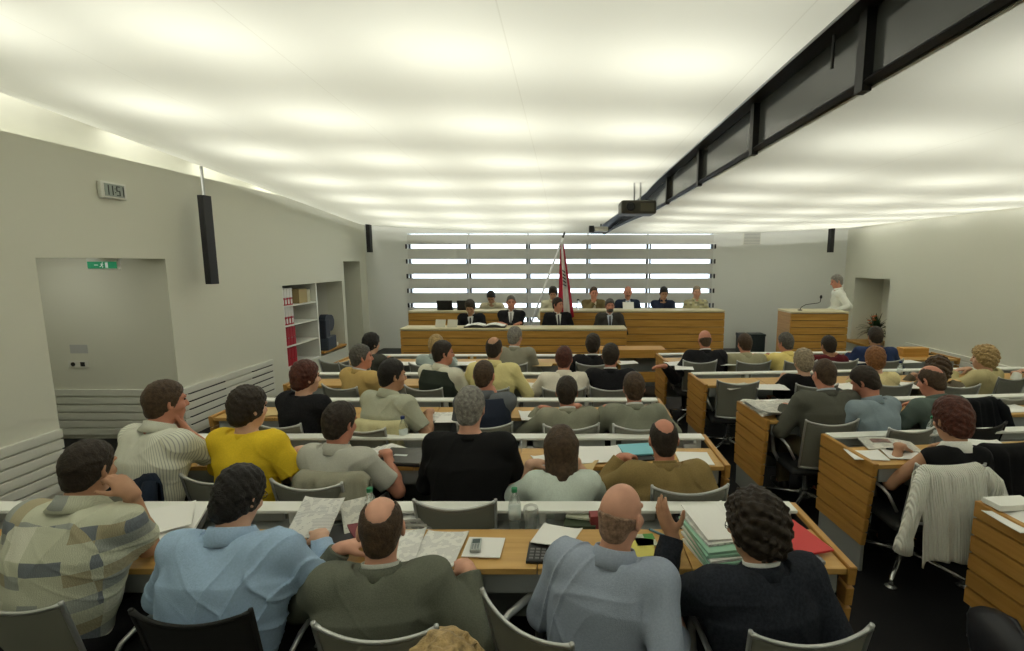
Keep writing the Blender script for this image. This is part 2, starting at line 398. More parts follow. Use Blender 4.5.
m.tube([(fas_x(y)+.035, y, CAM_Z+.728-.12*max(0, (y-8)/(YE-8))**2) for y in ys], .012, 6); m.build('edge_profile', M_WHITE, fas)
for px, py in ((866, 45), (755, 118), (700, 160), (668, 180)):
    a = (px-CX)/F_PX; d = ray(px, py); y = FX*d.y/a
    b = MB(); b.box((FX-.02, y-.028, CAM_Z+.70), (FX+.02, y+.028, CAM_Z+1.1)); b.build('post', M_RAIL, fas)
for y in (0.6, -1.):
    b = MB(); b.box((FX-.02, y-.028, CAM_Z+.70), (FX+.02, y+.028, CAM_Z+1.1)); b.build('post', M_RAIL, fas)
def tube_lamp(x, y, z, w, e, wide=.85):
    ld = bpy.data.lights.new('fluorescent_lamp', 'AREA'); ld.shape = 'RECTANGLE'; ld.size = wide; ld.size_y = .14
    ld.energy = w; ld.color = (1., .99, .89); ld.spread = PI
    o = bpy.data.objects.new('fluorescent_lamp', ld); COL.objects.link(o); o.location = (x, y, z)
    return o
LW = 6.6
for iy, y in enumerate((-1.2, .15, 1.5, 2.72, 3.98, 5.25, 6.5, 7.7, 8.9, 10.0)):
    for ix, x in enumerate((-3.15, -1.85, -.55, .7)):
        if ix == 3 and y > 9.5: continue
        u = (x+4.36)/(edge_x(y)+4.36); h = left_h(y)*(1-u)+edge_h(y)*u
        tube_lamp(x, y, CAM_Z+h+.54, LW, 1)
    for x in (2.0, 3.35, 4.7, 5.75):
        tube_lamp(x, y+.25 if y < 10 else y, CAM_Z+.735+.52, LW*.92, 1)
for y in (-1.5, -.3, .9, 2.1, 3.3, 4.5, 5.7, 6.9, 8.1, 9.3, 10.2):          # lamps in the cove along the top of the left wall
    o = tube_lamp(XL-.12, y, CAM_Z+left_h(y)+.50, 4.6, 1, 1.15); o.rotation_euler = (0, R(-25), R(90))
o = tube_lamp(XL-1.0, 4.75, 2.30, 4.0, 1, .6)                   # unseen lamp, added to brighten the corridor
# daylight outside the louvres
w = bpy.data.worlds.new('overcast_sky'); SC.world = w; w.use_nodes = True
bg = w.node_tree.nodes['Background']; bg.inputs[0].default_value = (.78, .89, 1., 1); bg.inputs[1].default_value = 3.2
# ================================================================== PEOPLE: implicit solids turned into one smooth surface each
V3 = lambda *a: np.array(a, dtype=np.float32)
def unit(v): return v/max(1e-6, float(np.linalg.norm(v)))
def rot(axis, a):
    return np.array(Matrix.Rotation(a, 3, Vector([float(q) for q in axis])), dtype=np.float32)
class Solid:
    def __init__(s): s.ops = []
    def add(s, fn, lo, hi, k=.02, op='u'): s.ops.append((fn, np.minimum(lo, hi), np.maximum(lo, hi), k, op)); return s
    def cap(s, a, b, ra, rb=None, k=.02, op='u', wide=None, cut=False):
        """tapering limb from A to B; WIDE = (axis, factor) stretches its section along an axis"""
        a, b = np.asarray(a, np.float32), np.asarray(b, np.float32); rb = ra if rb is None else rb
        ax, fac = (None, 1.) if wide is None else wide
        if ax is not None:
            ax = unit(np.asarray(ax, np.float32)); c = 1./fac-1.
        def fn(x, y, z):
            px, py, pz = x-a[0], y-a[1], z-a[2]; d = b-a
            if ax is not None:
                q = (px*ax[0]+py*ax[1]+pz*ax[2])*c
                px, py, pz = px+q*ax[0], py+q*ax[1], pz+q*ax[2]
                d = d+ax*float(d@ax)*c
            dd = max(1e-8, float(d@d)); h = (px*d[0]+py*d[1]+pz*d[2])/dd
            e = None
            if cut: e = (h-1.)*math.sqrt(dd)
            h = np.clip(h, 0, 1)
            r = np.sqrt((px-d[0]*h)**2+(py-d[1]*h)**2+(pz-d[2]*h)**2)-(ra+(rb-ra)*h)
            return np.maximum(r, e) if cut else r
        m = max(ra, rb)*max(1., fac)+.01
        return s.add(fn, np.minimum(a, b)-m, np.maximum(a, b)+m, k, op)
    def ell(s, c, r, M=None, k=.015, op='u'):
        c = np.asarray(c, np.float32); r = np.asarray(r, np.float32); M = np.eye(3, dtype=np.float32) if M is None else M
        def fn(x, y, z):
            px, py, pz = x-c[0], y-c[1], z-c[2]
            u = (px*M[0, 0]+py*M[1, 0]+pz*M[2, 0])/r[0]; v = (px*M[0, 1]+py*M[1, 1]+pz*M[2, 1])/r[1]; w_ = (px*M[0, 2]+py*M[1, 2]+pz*M[2, 2])/r[2]
            k0 = np.sqrt(u*u+v*v+w_*w_); k1 = np.sqrt((u/r[0])**2+(v/r[1])**2+(w_/r[2])**2)+1e-6
            return k0*(k0-1)/k1
        m = float(r.max())+.01
        return s.add(fn, c-m, c+m, k, op)
    def plane(s, p, n, k=.0):
        """keep what lies behind the plane (its normal points to the part taken away)"""
        p = np.asarray(p, np.float32); n = unit(np.asarray(n, np.float32))
        return s.add(lambda x, y, z: (x-p[0])*n[0]+(y-p[1])*n[1]+(z-p[2])*n[2], V3(-9, -9, -9), V3(9, 9, 9), k, 'i')
    def mesh(s, h, name, noise=None):
        lo = np.min([o[1] for o in s.ops if o[4] == 'u'], axis=0)-3*h; hi = np.max([o[2] for o in s.ops if o[4] == 'u'], axis=0)+3*h
        n = np.ceil((hi-lo)/h).astype(int)+1
        ax = [(lo[i]+h*np.arange(n[i])).astype(np.float32) for i in range(3)]
        F = np.full(n, .5, np.float32)
        for fn, l, u, k, op in s.ops:
            g = k+2.5*h
            i0 = np.maximum(0, np.floor((l-g-lo)/h).astype(int)); i1 = np.minimum(n, np.ceil((u+g-lo)/h).astype(int)+1)
            if (i1 <= i0).any(): continue
            sl = tuple(slice(a, b) for a, b in zip(i0, i1))
            d = fn(ax[0][sl[0]][:, None, None], ax[1][sl[1]][None, :, None], ax[2][sl[2]][None, None, :])
            A = F[sl]
            if op == 'u':
                if k > 0:
                    t = np.clip(.5+.5*(A-d)/k, 0, 1); F[sl] = A+(d-A)*t-k*t*(1-t)
                else: F[sl] = np.minimum(A, d)
            elif op == 's':
                F[sl] = np.maximum(A, -d) if k <= 0 else -_smin(-A, d, k)
            else:
                F[sl] = np.maximum(A, d) if k <= 0 else -_smin(-A, -d, k)
        if noise is not None:
            F += noise(ax[0][:, None, None], ax[1][None, :, None], ax[2][None, None, :])
        return _nets(F, lo, h, name)
def _smin(a, b, k):
    t = np.clip(.5+.5*(a-b)/k, 0, 1); return a+(b-a)*t-k*t*(1-t)
def _nets(F, lo, h, name):
    """surface nets: one vertex per cell crossed by the surface, one quad per crossed edge"""
    s = F < 0; n = F.shape
    c = np.zeros(tuple(q-1 for q in n), np.uint8)
    for i in (0, 1):
        for j in (0, 1):
            for k in (0, 1): c += s[i:n[0]-1+i, j:n[1]-1+j, k:n[2]-1+k]
    act = (c > 0) & (c < 8); ix = np.argwhere(act); N = len(ix)
    idm = np.full(c.shape, -1, np.int32); idm[act] = np.arange(N)
    acc = np.zeros((N, 3), np.float32); cnt = np.zeros((N, 1), np.float32)
    cr = [(i, j, k) for i in (0, 1) for j in (0, 1) for k in (0, 1)]
    vals = {q: F[ix[:, 0]+q[0], ix[:, 1]+q[1], ix[:, 2]+q[2]] for q in cr}
    for p in cr:
        for a in range(3):
            if p[a] == 0:
                q = list(p); q[a] = 1; q = tuple(q); f0, f1 = vals[p], vals[q]
                mk = (f0 < 0) != (f1 < 0); t = np.where(mk, f0/np.where(mk, f0-f1, 1), 0)
                pt = np.tile(np.array(p, np.float32), (N, 1)); pt[:, a] = t
                acc += pt*mk[:, None]; cnt += mk[:, None]
    co = (ix+acc/cnt)*h+lo
    quads = []
    for a in range(3):
        b, d = (a+1) % 3, (a+2) % 3
        sl0 = [slice(None)]*3; sl1 = [slice(None)]*3; sl0[a] = slice(0, n[a]-1); sl1[a] = slice(1, n[a])
        S0, S1 = s[tuple(sl0)], s[tuple(sl1)]; e = np.argwhere(S0 != S1)
        ok = (e[:, b] > 0) & (e[:, b] < n[b]-1) & (e[:, d] > 0) & (e[:, d] < n[d]-1); e = e[ok]
        ins = S0[e[:, 0], e[:, 1], e[:, 2]]
        q = []
        for ob, od in ((-1, -1), (0, -1), (0, 0), (-1, 0)):
            w_ = e.copy(); w_[:, b] += ob; w_[:, d] += od; q.append(idm[w_[:, 0], w_[:, 1], w_[:, 2]])
        q = np.stack(q, 1); q[~ins] = q[~ins][:, ::-1]; quads.append(q)
    q = np.concatenate(quads).astype(np.int32)
    me = bpy.data.meshes.new(name); M = len(q)
    me.vertices.add(N); me.vertices.foreach_set('co', co.astype(np.float32).ravel())
    me.loops.add(4*M); me.loops.foreach_set('vertex_index', q.ravel())
    me.polygons.add(M); me.polygons.foreach_set('loop_start', np.arange(0, 4*M, 4, dtype=np.int32))
    me.polygons.foreach_set('use_smooth', np.ones(M, bool))
    me.update(calc_edges=True); me.validate()
    return me
def link(me, name, m, parent):
    me.materials.append(m); o = bpy.data.objects.new(name, me); COL.objects.link(o); o.parent = parent; return o
def folds(amp, seed, f=1.):
    r = random.Random(seed); T = [(r.uniform(9, 26)*f, r.uniform(9, 26)*f, r.uniform(5, 16)*f, r.uniform(0, 6)) for _ in range(4)]
    def fn(x, y, z):
        wx = x+.02*np.sin(13*z+seed); wz = z+.02*np.sin(11*x+2*seed)
        o = 0
        for a, b, c, p in T: o = o+np.sin(a*wx+b*y+c*wz+p)
        o2 = np.sin(38*f*(wx*.7+wz*.8)+9*np.sin(5*x+seed))*np.sin(7*z+4*x+seed)
        r1 = 1-np.abs(np.sin(15*f*(wx*.9+wz*.55)+4*np.sin(6*z+3*x+seed)+seed)); r2 = 1-np.abs(np.sin(13*f*(wz*.85-wx*.6)+4*np.sin(7*x-4*y+seed)+2*seed))
        m1 = .5+.5*np.sin(8*x+5*z+seed); m2 = .5+.5*np.sin(6*z-7*x+3*y+2*seed)
        return (amp*(.40*o/2+.4*o2-1.5*r1**5*m1-1.5*r2**5*m2)).astype(np.float32)
    return fn

def hand(S, W, d, n, side, curl=.45, sc=1., spread=.12, thumb=.6, lens=(1, 1, 1, 1), rf=1.):
    """palm, four bent fingers and a thumb; W wrist, d pointing direction, n palm normal, SIDE +1 right / -1 left"""
    d = unit(np.asarray(d, np.float32)); n = np.asarray(n, np.float32); n = unit(n-d*float(n@d)); t = np.cross(d, n)*(1 if side > 0 else -1)   # t: towards the thumb
    t = unit(t)*(-1 if False else 1)
    W = np.asarray(W, np.float32)
    M = np.stack([t, d, n], 1).astype(np.float32)
    S.ell(W+d*.045*sc, V3(.040, .055, .019)*sc, M, k=.012)
    S.cap(W-d*.02, W+d*.03*sc, .024*sc, .022*sc, k=.014, wide=(t, 1.25))
    base = ((.027, .088), (.009, .093), (-.009, .090), (-.026, .080)); L = (.072, .080, .074, .058)
    for i in range(4):
        bx, by = base[i]; p = W+(t*bx+d*by)*sc
        S.cap(W+(t*bx*.6+d*.045)*sc, p, .0115*sc, .0105*sc*rf, k=.008)
        ang = curl*(.75+.12*i); dirv = unit(d+t*(bx*spread*30*.12)); l = L[i]*sc*lens[i]
        for j, (fr, rr) in enumerate(((.44, .0098), (.31, .0088), (.25, .0078))):
            ang_j = ang*(.8+.35*j) if j else ang*.7
            dirv = unit(dirv*math.cos(ang_j)+n*math.sin(ang_j)) if j == 0 else unit(rot(t, -ang_j if np.dot(np.cross(t, dirv), n) < 0 else ang_j)@dirv)
            q = p+dirv*l*fr; S.cap(p, q, rr*sc*rf, rr*.93*sc*rf, k=.004); p = q
    p0 = W+(t*.022+d*.018+n*.006)*sc; dv = unit(t*(.75*thumb+.25)+d*.75+n*.35); p1 = p0+dv*.040*sc; dv2 = unit(dv+d*.5+n*.15); p2 = p1+dv2*.033*sc; p3 = p2+unit(dv2+d*.3)*.024*sc
    S.cap(p0, p1, .0150*sc, .0120*sc*rf, k=.012); S.cap(p1, p2, .0115*sc*rf, .0102*sc*rf, k=.005); S.cap(p2, p3, .0100*sc*rf, .0080*sc*rf, k=.004)
def elbow(Sh, W, l1, l2, pole):
    v = W-Sh; L = float(np.linalg.norm(v)); Lm = (l1+l2)*.985
    if L > Lm: W = Sh+v*(Lm/L); v = W-Sh; L = Lm
    L = max(L, abs(l1-l2)+.03); u = unit(v); a = (l1*l1-l2*l2+L*L)/(2*L); hh = math.sqrt(max(0, l1*l1-a*a))
    p = np.asarray(pole, np.float32); p = unit(p-u*float(p@u))
    return Sh+u*a+p*hh, W

SKIN = {'fair': (.60, .36, .25, 1), 'pink': (.62, .33, .23, 1), 'tan': (.46, .25, .15, 1), 'ruddy': (.55, .24, .16, 1)}
HAIRC = {'black': (.012, .010, .009, 1), 'dark': (.026, .018, .012, 1), 'brown': (.060, .036, .020, 1), 'auburn': (.075, .022, .014, 1), 'rust': (.20, .085, .03, 1), 'grey': (.20, .19, .17, 1), 'darkgrey': (.085, .078, .068, 1),
         'blond': (.36, .25, .11, 1), 'ash': (.26, .21, .14, 1), 'light': (.42, .36, .26, 1), 'stubble': (.27, .17, .115, 1)}
def skin_mat(k): return mat('skin_'+k, SKIN[k], rough=.55, spec=.35, vary=.10, vscale=14)
def hair_mat(k): return mat('hair_'+k, HAIRC[k], rough=.55, spec=.3, vary=.45, vscale=55, bump=.5, bscale=160)
M_SHOE = mat('shoe_leather', (.015, .013, .012), rough=.35)
M_EYE = mat('eye_dark', (.03, .022, .018), rough=.2)
M_GLASSF = mat('spectacle_frame', (.02, .02, .02), rough=.3)
STATS = []

def person(label, head, Y, top='shirt', col=None, skin='fair', hair='short', hc='dark', yaw=0., lean=18., hyaw=0., hpitch=12., hroll=0.,
           L=None, Rr=None, w=1., bulk=1., sleeve='long', vox=.009, legs=True, trousers=(.02, .02, .022, 1), collar=True, collar_col=None, face=False, glasses=False,
           tie=None, front=None, standing=False, fold=.0035, hs=1., twist=0., seed=None, group=None, tilt=0., cat='person', beard=None, vest=None, seat=.46, z0=0.):
    """HEAD = pixel of the top of the head; Y = depth of the head.  Local frame: +y is the way the body faces, z = 0 the floor under the seat."""
    seed = len(STATS)+1 if seed is None else seed
    tp = at_depth(head[0], head[1], Y)
    # ---- spine
    a = R(lean); hp = R(hpitch); hz = tp.z-z0-.125*hs-{'short': .015, 'full': .024, 'curly': .036, 'bob': .022, 'thin': .010}.get(hair, .004)*hs
    pel = V3(0, 0, seat+.07) if not standing else V3(0, 0, .93)
    ca = math.cos(a); sl = math.tan(R(tilt))
    Ls = (hz-pel[2]-.146*math.cos(a*.9+.12))/ca                      # pelvis -> base of the neck
    if Ls < .45 and not standing:                                     # somebody short or slumped low in the chair
        pel[2] -= min(.075, .45-Ls); Ls = (hz-pel[2]-.146*math.cos(a*.9+.12))/ca
    f = min(max(Ls/.53, .60), 1.25); Ls = .53*f
    d1 = V3(sl*.9, math.sin(a*.75), math.cos(a*.75)); d2 = V3(sl*1.1, math.sin(a*1.25), math.cos(a*1.25))
    waist = pel+d1*Ls*.36; chest = waist+d1*Ls*.26+d2*Ls*.05; neck = chest+d2*Ls*.36
    hc_ = neck+V3(sl*.5, math.sin(a*.9+.12), math.cos(a*.9+.12))*.146*hs + V3(math.sin(R(hyaw))*-.0, .0, 0)
    # ---- world placement from the head
    yw = R(yaw); cw, sw = math.cos(yw), math.sin(yw)
    bx = tp.x-(hc_[0]*cw-hc_[1]*sw); by = Y-(hc_[0]*sw+hc_[1]*cw)
    root = thing('person', label, cat, (bx, by, z0), yw, group)
    def loc(P):
        x, y = P[0]-bx, P[1]-by
        return V3(x*cw+y*sw, -x*sw+y*cw, P[2]-z0)
    STATS.append((label, root, neck, hc_))
    tw = R(twist); xs = V3(math.cos(tw), math.sin(tw), 0); ysd = V3(-math.sin(tw), math.cos(tw), 0)
    jw = .178*w
    shp = neck-d2*.075*f
    ShR = shp+xs*jw-V3(0, 0, .0); ShL = shp-xs*jw
    H = rot((0, 0, 1), R(hyaw))@rot((0, 1, 0), R(hroll))@rot((1, 0, 0), -hp)      # head frame: columns right, forward, up
    hx, hyv, hzv = H[:, 0], H[:, 1], H[:, 2]
    hw = lambda x, y, z: hc_+(hx*x+hyv*y+hzv*z)*hs
    # ---- arms
    arms = []
    for sd, spec, Sh in ((1, Rr, ShR), (-1, L, ShL)):
        spec = dict(kind='desk') if spec is None else (dict(kind=spec) if isinstance(spec, str) else dict(spec))
        k = spec.get('kind', 'desk'); curl = spec.get('curl', .45)
        if 'at' in spec: W = loc(spec['at'])
        elif k == 'desk': W = V3(sd*.11*w, max(hc_[1], neck[1])+.19, .832)
        elif k == 'wide': W = V3(sd*.20*w, max(hc_[1], neck[1])+.17, .832)
        elif k == 'in': W = V3(sd*.06, neck[1]+.26, .832)
        elif k == 'lap': W = V3(sd*.10, pel[1]+.30, pel[2]+.10)
        elif k == 'fold': W = V3(-sd*.08, chest[1]+.20, chest[2]-.03)
        elif k == 'side': W = V3(sd*.30*w, neck[1]+.08, .78)
        elif k == 'chin': W = hw(sd*.035, .085, -.185)
        elif k == 'cheek': W = hw(sd*.085, .045, -.175)
        elif k == 'ear': W = hw(sd*.135, .03, -.125)
        elif k == 'hang': W = V3(sd*.24*w, pel[1]+.12, pel[2]-.02)
        else: W = V3(sd*.15, neck[1]+.25, .80)
        pole = spec.get('pole', V3(sd*.56, -.38, -.75) if k not in ('chin', 'cheek', 'ear') else V3(sd*.75, .35, -1.))
        E, W = elbow(Sh, W, .30*spec.get('long', 1), .265*spec.get('long', 1), V3(*pole))
        if 'elbow' in spec: E = loc(spec['elbow']); W = loc(spec['at'])
        fd = unit(W-E)
        hd = V3(*spec['dir']) if 'dir' in spec else (unit(V3(fd[0]*.5-sd*.35, abs(fd[1])*.6+.45, -.12)) if k in ('desk', 'wide', 'in', 'side') else (unit(hzv*.9+V3(-sd*.35, .0, 0)) if k == 'cheek' else (unit(fd*.5+hzv*.5-hx*sd*.4) if k in ('chin', 'ear') else fd)))
        hn = V3(*spec['n']) if 'n' in spec else (V3(0, 0, -1) if k in ('desk', 'wide', 'in', 'side') else (-hyv if k == 'chin' else (-hx*sd if k in ('cheek', 'ear') else V3(-sd*.7, 0, -.3))))
        arms.append((sd, Sh, E, W, hd, hn, curl, spec))
    # ---- body: one surface (head, neck, trunk, arms, hands, legs)
    B = Solid()
    B.ell(hw(0, -.012, .022), V3(.076, .094, .101)*hs, H, k=.02); B.ell(hw(0, .022, -.045), V3(.060, .072, .078)*hs, H, k=.03)
    B.cap(hw(0, .062, -.098), hw(0, .055, -.090), .024*hs, .026*hs, k=.03)
    B.cap(hw(0, .086, .012), hw(0, .106, -.026), .009*hs, .0145*hs, k=.010); B.cap(hw(-.012, .094, -.030), hw(.012, .094, -.030), .0095*hs, k=.008)
    B.cap(hw(-.040, .077, .030), hw(.040, .077, .030), .011*hs, k=.014)
    B.cap(hw(-.018, .087, -.060), hw(.018, .087, -.060), .0075*hs, k=.006); B.cap(hw(-.014, .086, -.072), hw(.014, .086, -.072), .0080*hs, k=.006)
    for sd in (-1, 1):
        B.ell(hw(sd*.030, .092, .012), V3(.014, .012, .010)*hs, H, k=.010, op='s')
        B.cap(hw(sd*.048, .060, -.025), hw(sd*.052, .03, -.03), .018*hs, k=.02)
        E_ = H@rot((0, 0, 1), sd*.35)
        B.ell(hw(sd*.081, -.008, -.005), V3(.010, .021, .034)*hs, E_, k=.006); B.ell(hw(sd*.087, -.001, -.002), V3(.007, .011, .018)*hs, E_, k=.004, op='s')
    nb = neck-d2*.04; nh = hw(0, -.022, -.055)
    B.cap(nb, nh, .060*bulk**.5, .054*hs, k=.03)
    B.cap(nb-xs*.03, shp-xs*jw*.7, .040, .040, k=.04); B.cap(nb+xs*.03, shp+xs*jw*.7, .040, .040, k=.04)
    B.cap(chest, neck-d2*.09, .095, .075, k=.05, wide=(xs, 1.45)); B.cap(pel, chest, .105, .10, k=.05, wide=(xs, 1.35))
    for sd, Sh, E, W, hd, hn, curl, spec in arms:
        B.cap(Sh, E, .045, .038, k=.04); B.cap(E, E+(W-E)*.35, .039, .040, k=.02); B.cap(E+(W-E)*.35, W, .040, .026, k=.02)
        hand(B, W, hd, hn, sd, curl, sc=spec.get('hsc', 1.), spread=spec.get('spread', .12), thumb=spec.get('thumb', .6), lens=spec.get('lens', (1, 1, 1, 1)), rf=max(1., vox/.0085))
    hips = [(sd, pel+V3(sd*.095, .0, -.02)) for sd in (-1, 1)]; feet = []
    for sd, hp_ in hips:
        if standing: kn = V3(sd*.10, .02, .50); an = V3(sd*.10, -.02, .09)
        else: kn = V3(sd*.14, .44, seat+.03); an = V3(sd*.13, .42, .09)
        feet.append((sd, hp_, kn, an))
        if legs:
            B.cap(hp_, kn, .070, .045, k=.03); B.cap(kn, kn+(an-kn)*.35, .045, .047, k=.02); B.cap(kn+(an-kn)*.35, an, .047, .032, k=.02)
            B.cap(an, an+V3(0, .13, -.055), .032, .026, k=.02)
    link(B.mesh(vox, 'body'), 'body', skin_mat(skin), root)
    # ---- upper garment
    jk = top == 'jacket'; th = .016 if jk else .009
    G = Solid()
    tk = .10*bulk
    G.cap(pel-V3(0, 0, .06), waist, tk*1.12+th, tk*1.08+th, k=.05, wide=(xs, 1.42)); G.cap(waist, chest, tk*1.08+th, tk*1.10+th, k=.05, wide=(xs, 1.42*w))
    G.cap(chest, neck-d2*.10, tk*1.10+th, .083+th, k=.06, wide=(xs, 1.50*w))
    for sg in (-1, 1):
        G.cap(nb+xs*sg*.035-d2*.010, shp+xs*sg*jw*.92+V3(0, 0, .004 if jk else -.004), .038+th*.5, .050+th, k=.05)
        G.ell(chest+d2*.06+xs*sg*.085*w-ysd*.045, V3(.085, .06, .12), None, k=.05)       # shoulder blades
    for sd, Sh, E, W, hd, hn, curl, spec in arms:
        sh = Sh+V3(0, 0, .002)
        if sleeve == 'none': continue
        G.cap(Sh-xs*sd*.03, sh, .066+th*.6, .060+th, k=.05)
        if sleeve == 'short':
            e = Sh+(E-Sh)*.72
            G.cap(sh, e, .056+th, .062+th*.8, k=.03, cut=True)
        elif sleeve == 'rolled':
            G.cap(sh, E, .056+th, .048+th, k=.03); G.cap(E, E+(W-E)*.30, .047+th, .046+th, k=.02, cut=True)
        else:
            G.cap(sh, E, .059+th, .052+th, k=.03); G.cap(E, E+(W-E)*.95, .052+th, .034+th, k=.025, cut=True)
    nd = unit(nh-nb)
    if not standing: G.plane(pel+V3(0, 0, -.03 if jk else .015), V3(0, .25, -1))
    def neckhole(x, y, z):
        q0, q1, q2 = x-nb[0], y-nb[1], z-nb[2]; h = q0*nd[0]+q1*nd[1]+q2*nd[2]
        return np.maximum(.046-h, np.sqrt(np.maximum(q0*q0+q1*q1+q2*q2-h*h, 0))-.105)
    G.add(neckhole, nb-.4, nb+.4, 0., 's')
    cut_neck = None
    gcol = col if col is not None else mat('cloth_grey', (.3, .3, .3))
    g = link(G.mesh(vox, 'garment', folds(fold, seed)), {'jacket': 'jacket', 'shirt': 'shirt', 'sweater': 'sweater', 'top': 'top', 'waistcoat': 'waistcoat'}.get(top, 'shirt'), gcol, root)
    garment_ops = G
    # ---- collar: a turned-over band round the neck
    def band(name, mt, r0, r1, h0, h1, lift=0., opening=.0, flare=.012):
        ex = unit(np.cross(V3(0, 1, 0), nd)); ex = xs; ey = unit(np.cross(nd, ex)); c0 = nb+nd*lift; n_ = 28
        def P(t, r, hh):
            ang = PI/2+opening+(2*PI-2*opening)*t
            back = .5-.5*math.sin(ang)
            return c0+(ex*math.cos(ang)*1.04+ey*math.sin(ang))*r+nd*(hh*(.55+.45*back)-.010*(1-back))
        m_ = MB()
        prof = [(r0-.004, h0), (r0-.003, h1-.003), (r0, h1), (r0+.005, h1-.001), (r0+flare*.7, h1*.55+h0*.45), (r1+flare, h0-.004), (r1+flare-.005, h0-.006)]
        m_.grid(lambda u, v: P(u, *prof[int(round(v*(len(prof)-1)))]), n_, len(prof)-1)
        return m_.build(name, mt, root, smooth=True)
    if collar:
        if jk:
            band('collar', gcol, .066*bulk**.5, .076*bulk**.5, .006, .046, .024, .5, .014)
            band('shirt_collar', collar_col or M_SHIRTW, .061*bulk**.5, .062*bulk**.5, .02, .060, .026, .22, .003)
        else: band('collar', collar_col or gcol, .066*bulk**.5, .079*bulk**.5, -.012, .048, .034, .25, .018)
    else: band('neckband', gcol, .063*bulk**.5, .072*bulk**.5, -.012, .018, .030, .0, .012)
    # ---- shirt front and tie (seen on the people who face the room)
    if front is not None:
        def wedge(p0, z0, z1, wtop, wbot, off, name, mt, offy=0.):
            Wd = Solid(); Wd.ops = [(lambda x, y, z, fn=o[0], of=off: fn(x, y, z)-of, o[1]-off, o[2]+off, o[3], o[4]) for o in garment_ops.ops if o[4] == 'u'][:5]
            up = d2; ctr = neck
            def wfn(x, y, z):
                q = (x-ctr[0])*xs[0]+(y-ctr[1])*xs[1]; v = (x-ctr[0])*up[0]+(y-ctr[1])*up[1]+(z-ctr[2])*up[2]
                tt = np.clip((v-z0)/(z1-z0), 0, 1); hwid = wbot+(wtop-wbot)*tt
                f_ = (x-ctr[0])*ysd[0]+(y-ctr[1])*ysd[1]
                return np.maximum(np.maximum(np.abs(q)-hwid, np.maximum(z0-v, v-z1)), -f_-.02)
            Wd.add(wfn, V3(-9, -9, -9), V3(9, 9, 9), 0., 'i'); Wd.plane(nb+nd*.04, nd)
            link(Wd.mesh(min(vox, .008), name), name, mt, root)
        wedge(None, -.34, .02, .062, .004, .005, 'shirt_front', front)
        if tie is not None: wedge(None, -.34, -.03, .014, .026, .010, 'tie', tie)
    if vest is not None:
        Ws = Solid(); Ws.ops = [(lambda x, y, z, fn=o[0]: fn(x, y, z)-.007, o[1]-.007, o[2]+.007, o[3], o[4]) for o in garment_ops.ops if o[4] == 'u'][:7]
        Ws.plane(neck-d2*.035, d2)
        for sg in (-1, 1): Ws.ell(shp+xs*sg*(jw+.085)-V3(0, 0, .05), V3(.070, .12, .15), None, k=.01, op='s')
        link(Ws.mesh(vox, 'waistcoat', folds(fold*.6, seed)), 'waistcoat', vest, root)
    # ---- hair
    def scalp(th_, k=.02):
        S = Solid(); S.ell(hw(0, -.014, .024), V3(.076+th_, .094+th_, .101+th_)*hs, H, k=k); return S
    hm = hair_mat(hc)
    hv = min(vox, .0075)
    def hn_(amp, f): return lambda x, y, z: (amp*(np.sin(f*x+1.3*f*z+3*np.sin(.5*f*y))*np.sin(f*y*1.1-.7*f*z+seed)+.6*np.sin(2.3*f*x+f*y)*np.sin(1.9*f*z+2*y*f))).astype(np.float32)
    def hairline(S, fy=.062, fz=.075, by_=-.004, bz=-.02, nape=-.085, k=.006):
        """front hairline falls from the brow to in front of the ear; the nape ends in a line"""
        ry, rz = .090, .030+fz
        S.ell(hw(0, by_+.024+ry, -.03), V3(.40, ry, rz)*hs, H, k=.004, op='s')
        S.ell(hw(0, by_+.022, nape-.030), V3(.40, .066, .088)*hs, H, k=.004, op='s')
        S.plane(hw(0, -.05, nape), unit(-hzv+hyv*.25), k)
    if hair == 'short':
        S = scalp(.013); S.ell(hw(0, -.052, -.052), V3(.062, .052, .05)*hs, H, k=.02); S.ell(hw(0, -.01, .075), V3(.065, .08, .055)*hs, H, k=.02); hairline(S)
        link(S.mesh(hv, 'hair', hn_(.0022, 95)), 'hair', hm, root)
    elif hair == 'full':
        S = scalp(.019); S.ell(hw(0, -.055, -.050), V3(.066, .056, .06)*hs, H, k=.03); S.ell(hw(0, -.015, .085), V3(.078, .09, .058)*hs, H, k=.02); hairline(S, .070, .080, .012, -.03, -.105)
        link(S.mesh(hv, 'hair', hn_(.0035, 80)), 'hair', hm, root)
    elif hair == 'curly':
        S = scalp(.032); S.ell(hw(0, -.05, -.04), V3(.085, .07, .075)*hs, H, k=.03); S.ell(hw(0, -.015, .085), V3(.09, .1, .065)*hs, H, k=.02); hairline(S, .075, .085, .022, -.04, -.105)
        link(S.mesh(hv, 'hair', hn_(.0085, 62)), 'hair', hm, root)
    elif hair == 'bob':
        S = scalp(.022); S.cap(hw(-.055, -.03, .02), hw(-.06, -.03, -.13), .045*hs, .036*hs, k=.03); S.cap(hw(.055, -.03, .02), hw(.06, -.03, -.13), .045*hs, .036*hs, k=.03)
        S.cap(hw(0, -.065, .02), hw(0, -.075, -.17), .062*hs, .045*hs, k=.04, wide=(hx, 1.25)); S.plane(hw(0, .055, 0), unit(hyv-hzv*.25)); S.plane(hw(0, 0, -.175), -hzv)
        link(S.mesh(hv, 'hair', hn_(.0016, 70)), 'hair', hm, root)
    elif hair == 'bald_crown':
        S = scalp(.008); S.ell(hw(0, -.055, -.045), V3(.060, .050, .052)*hs, H, k=.02); hairline(S, .052, .05, .0, -.02, -.088)
        S.ell(hw(0, -.036, .096), V3(.055, .086, .084)*hs, H, k=.006, op='s'); S.ell(hw(0, .05, .092), V3(.062, .085, .066)*hs, H, k=.006, op='s')
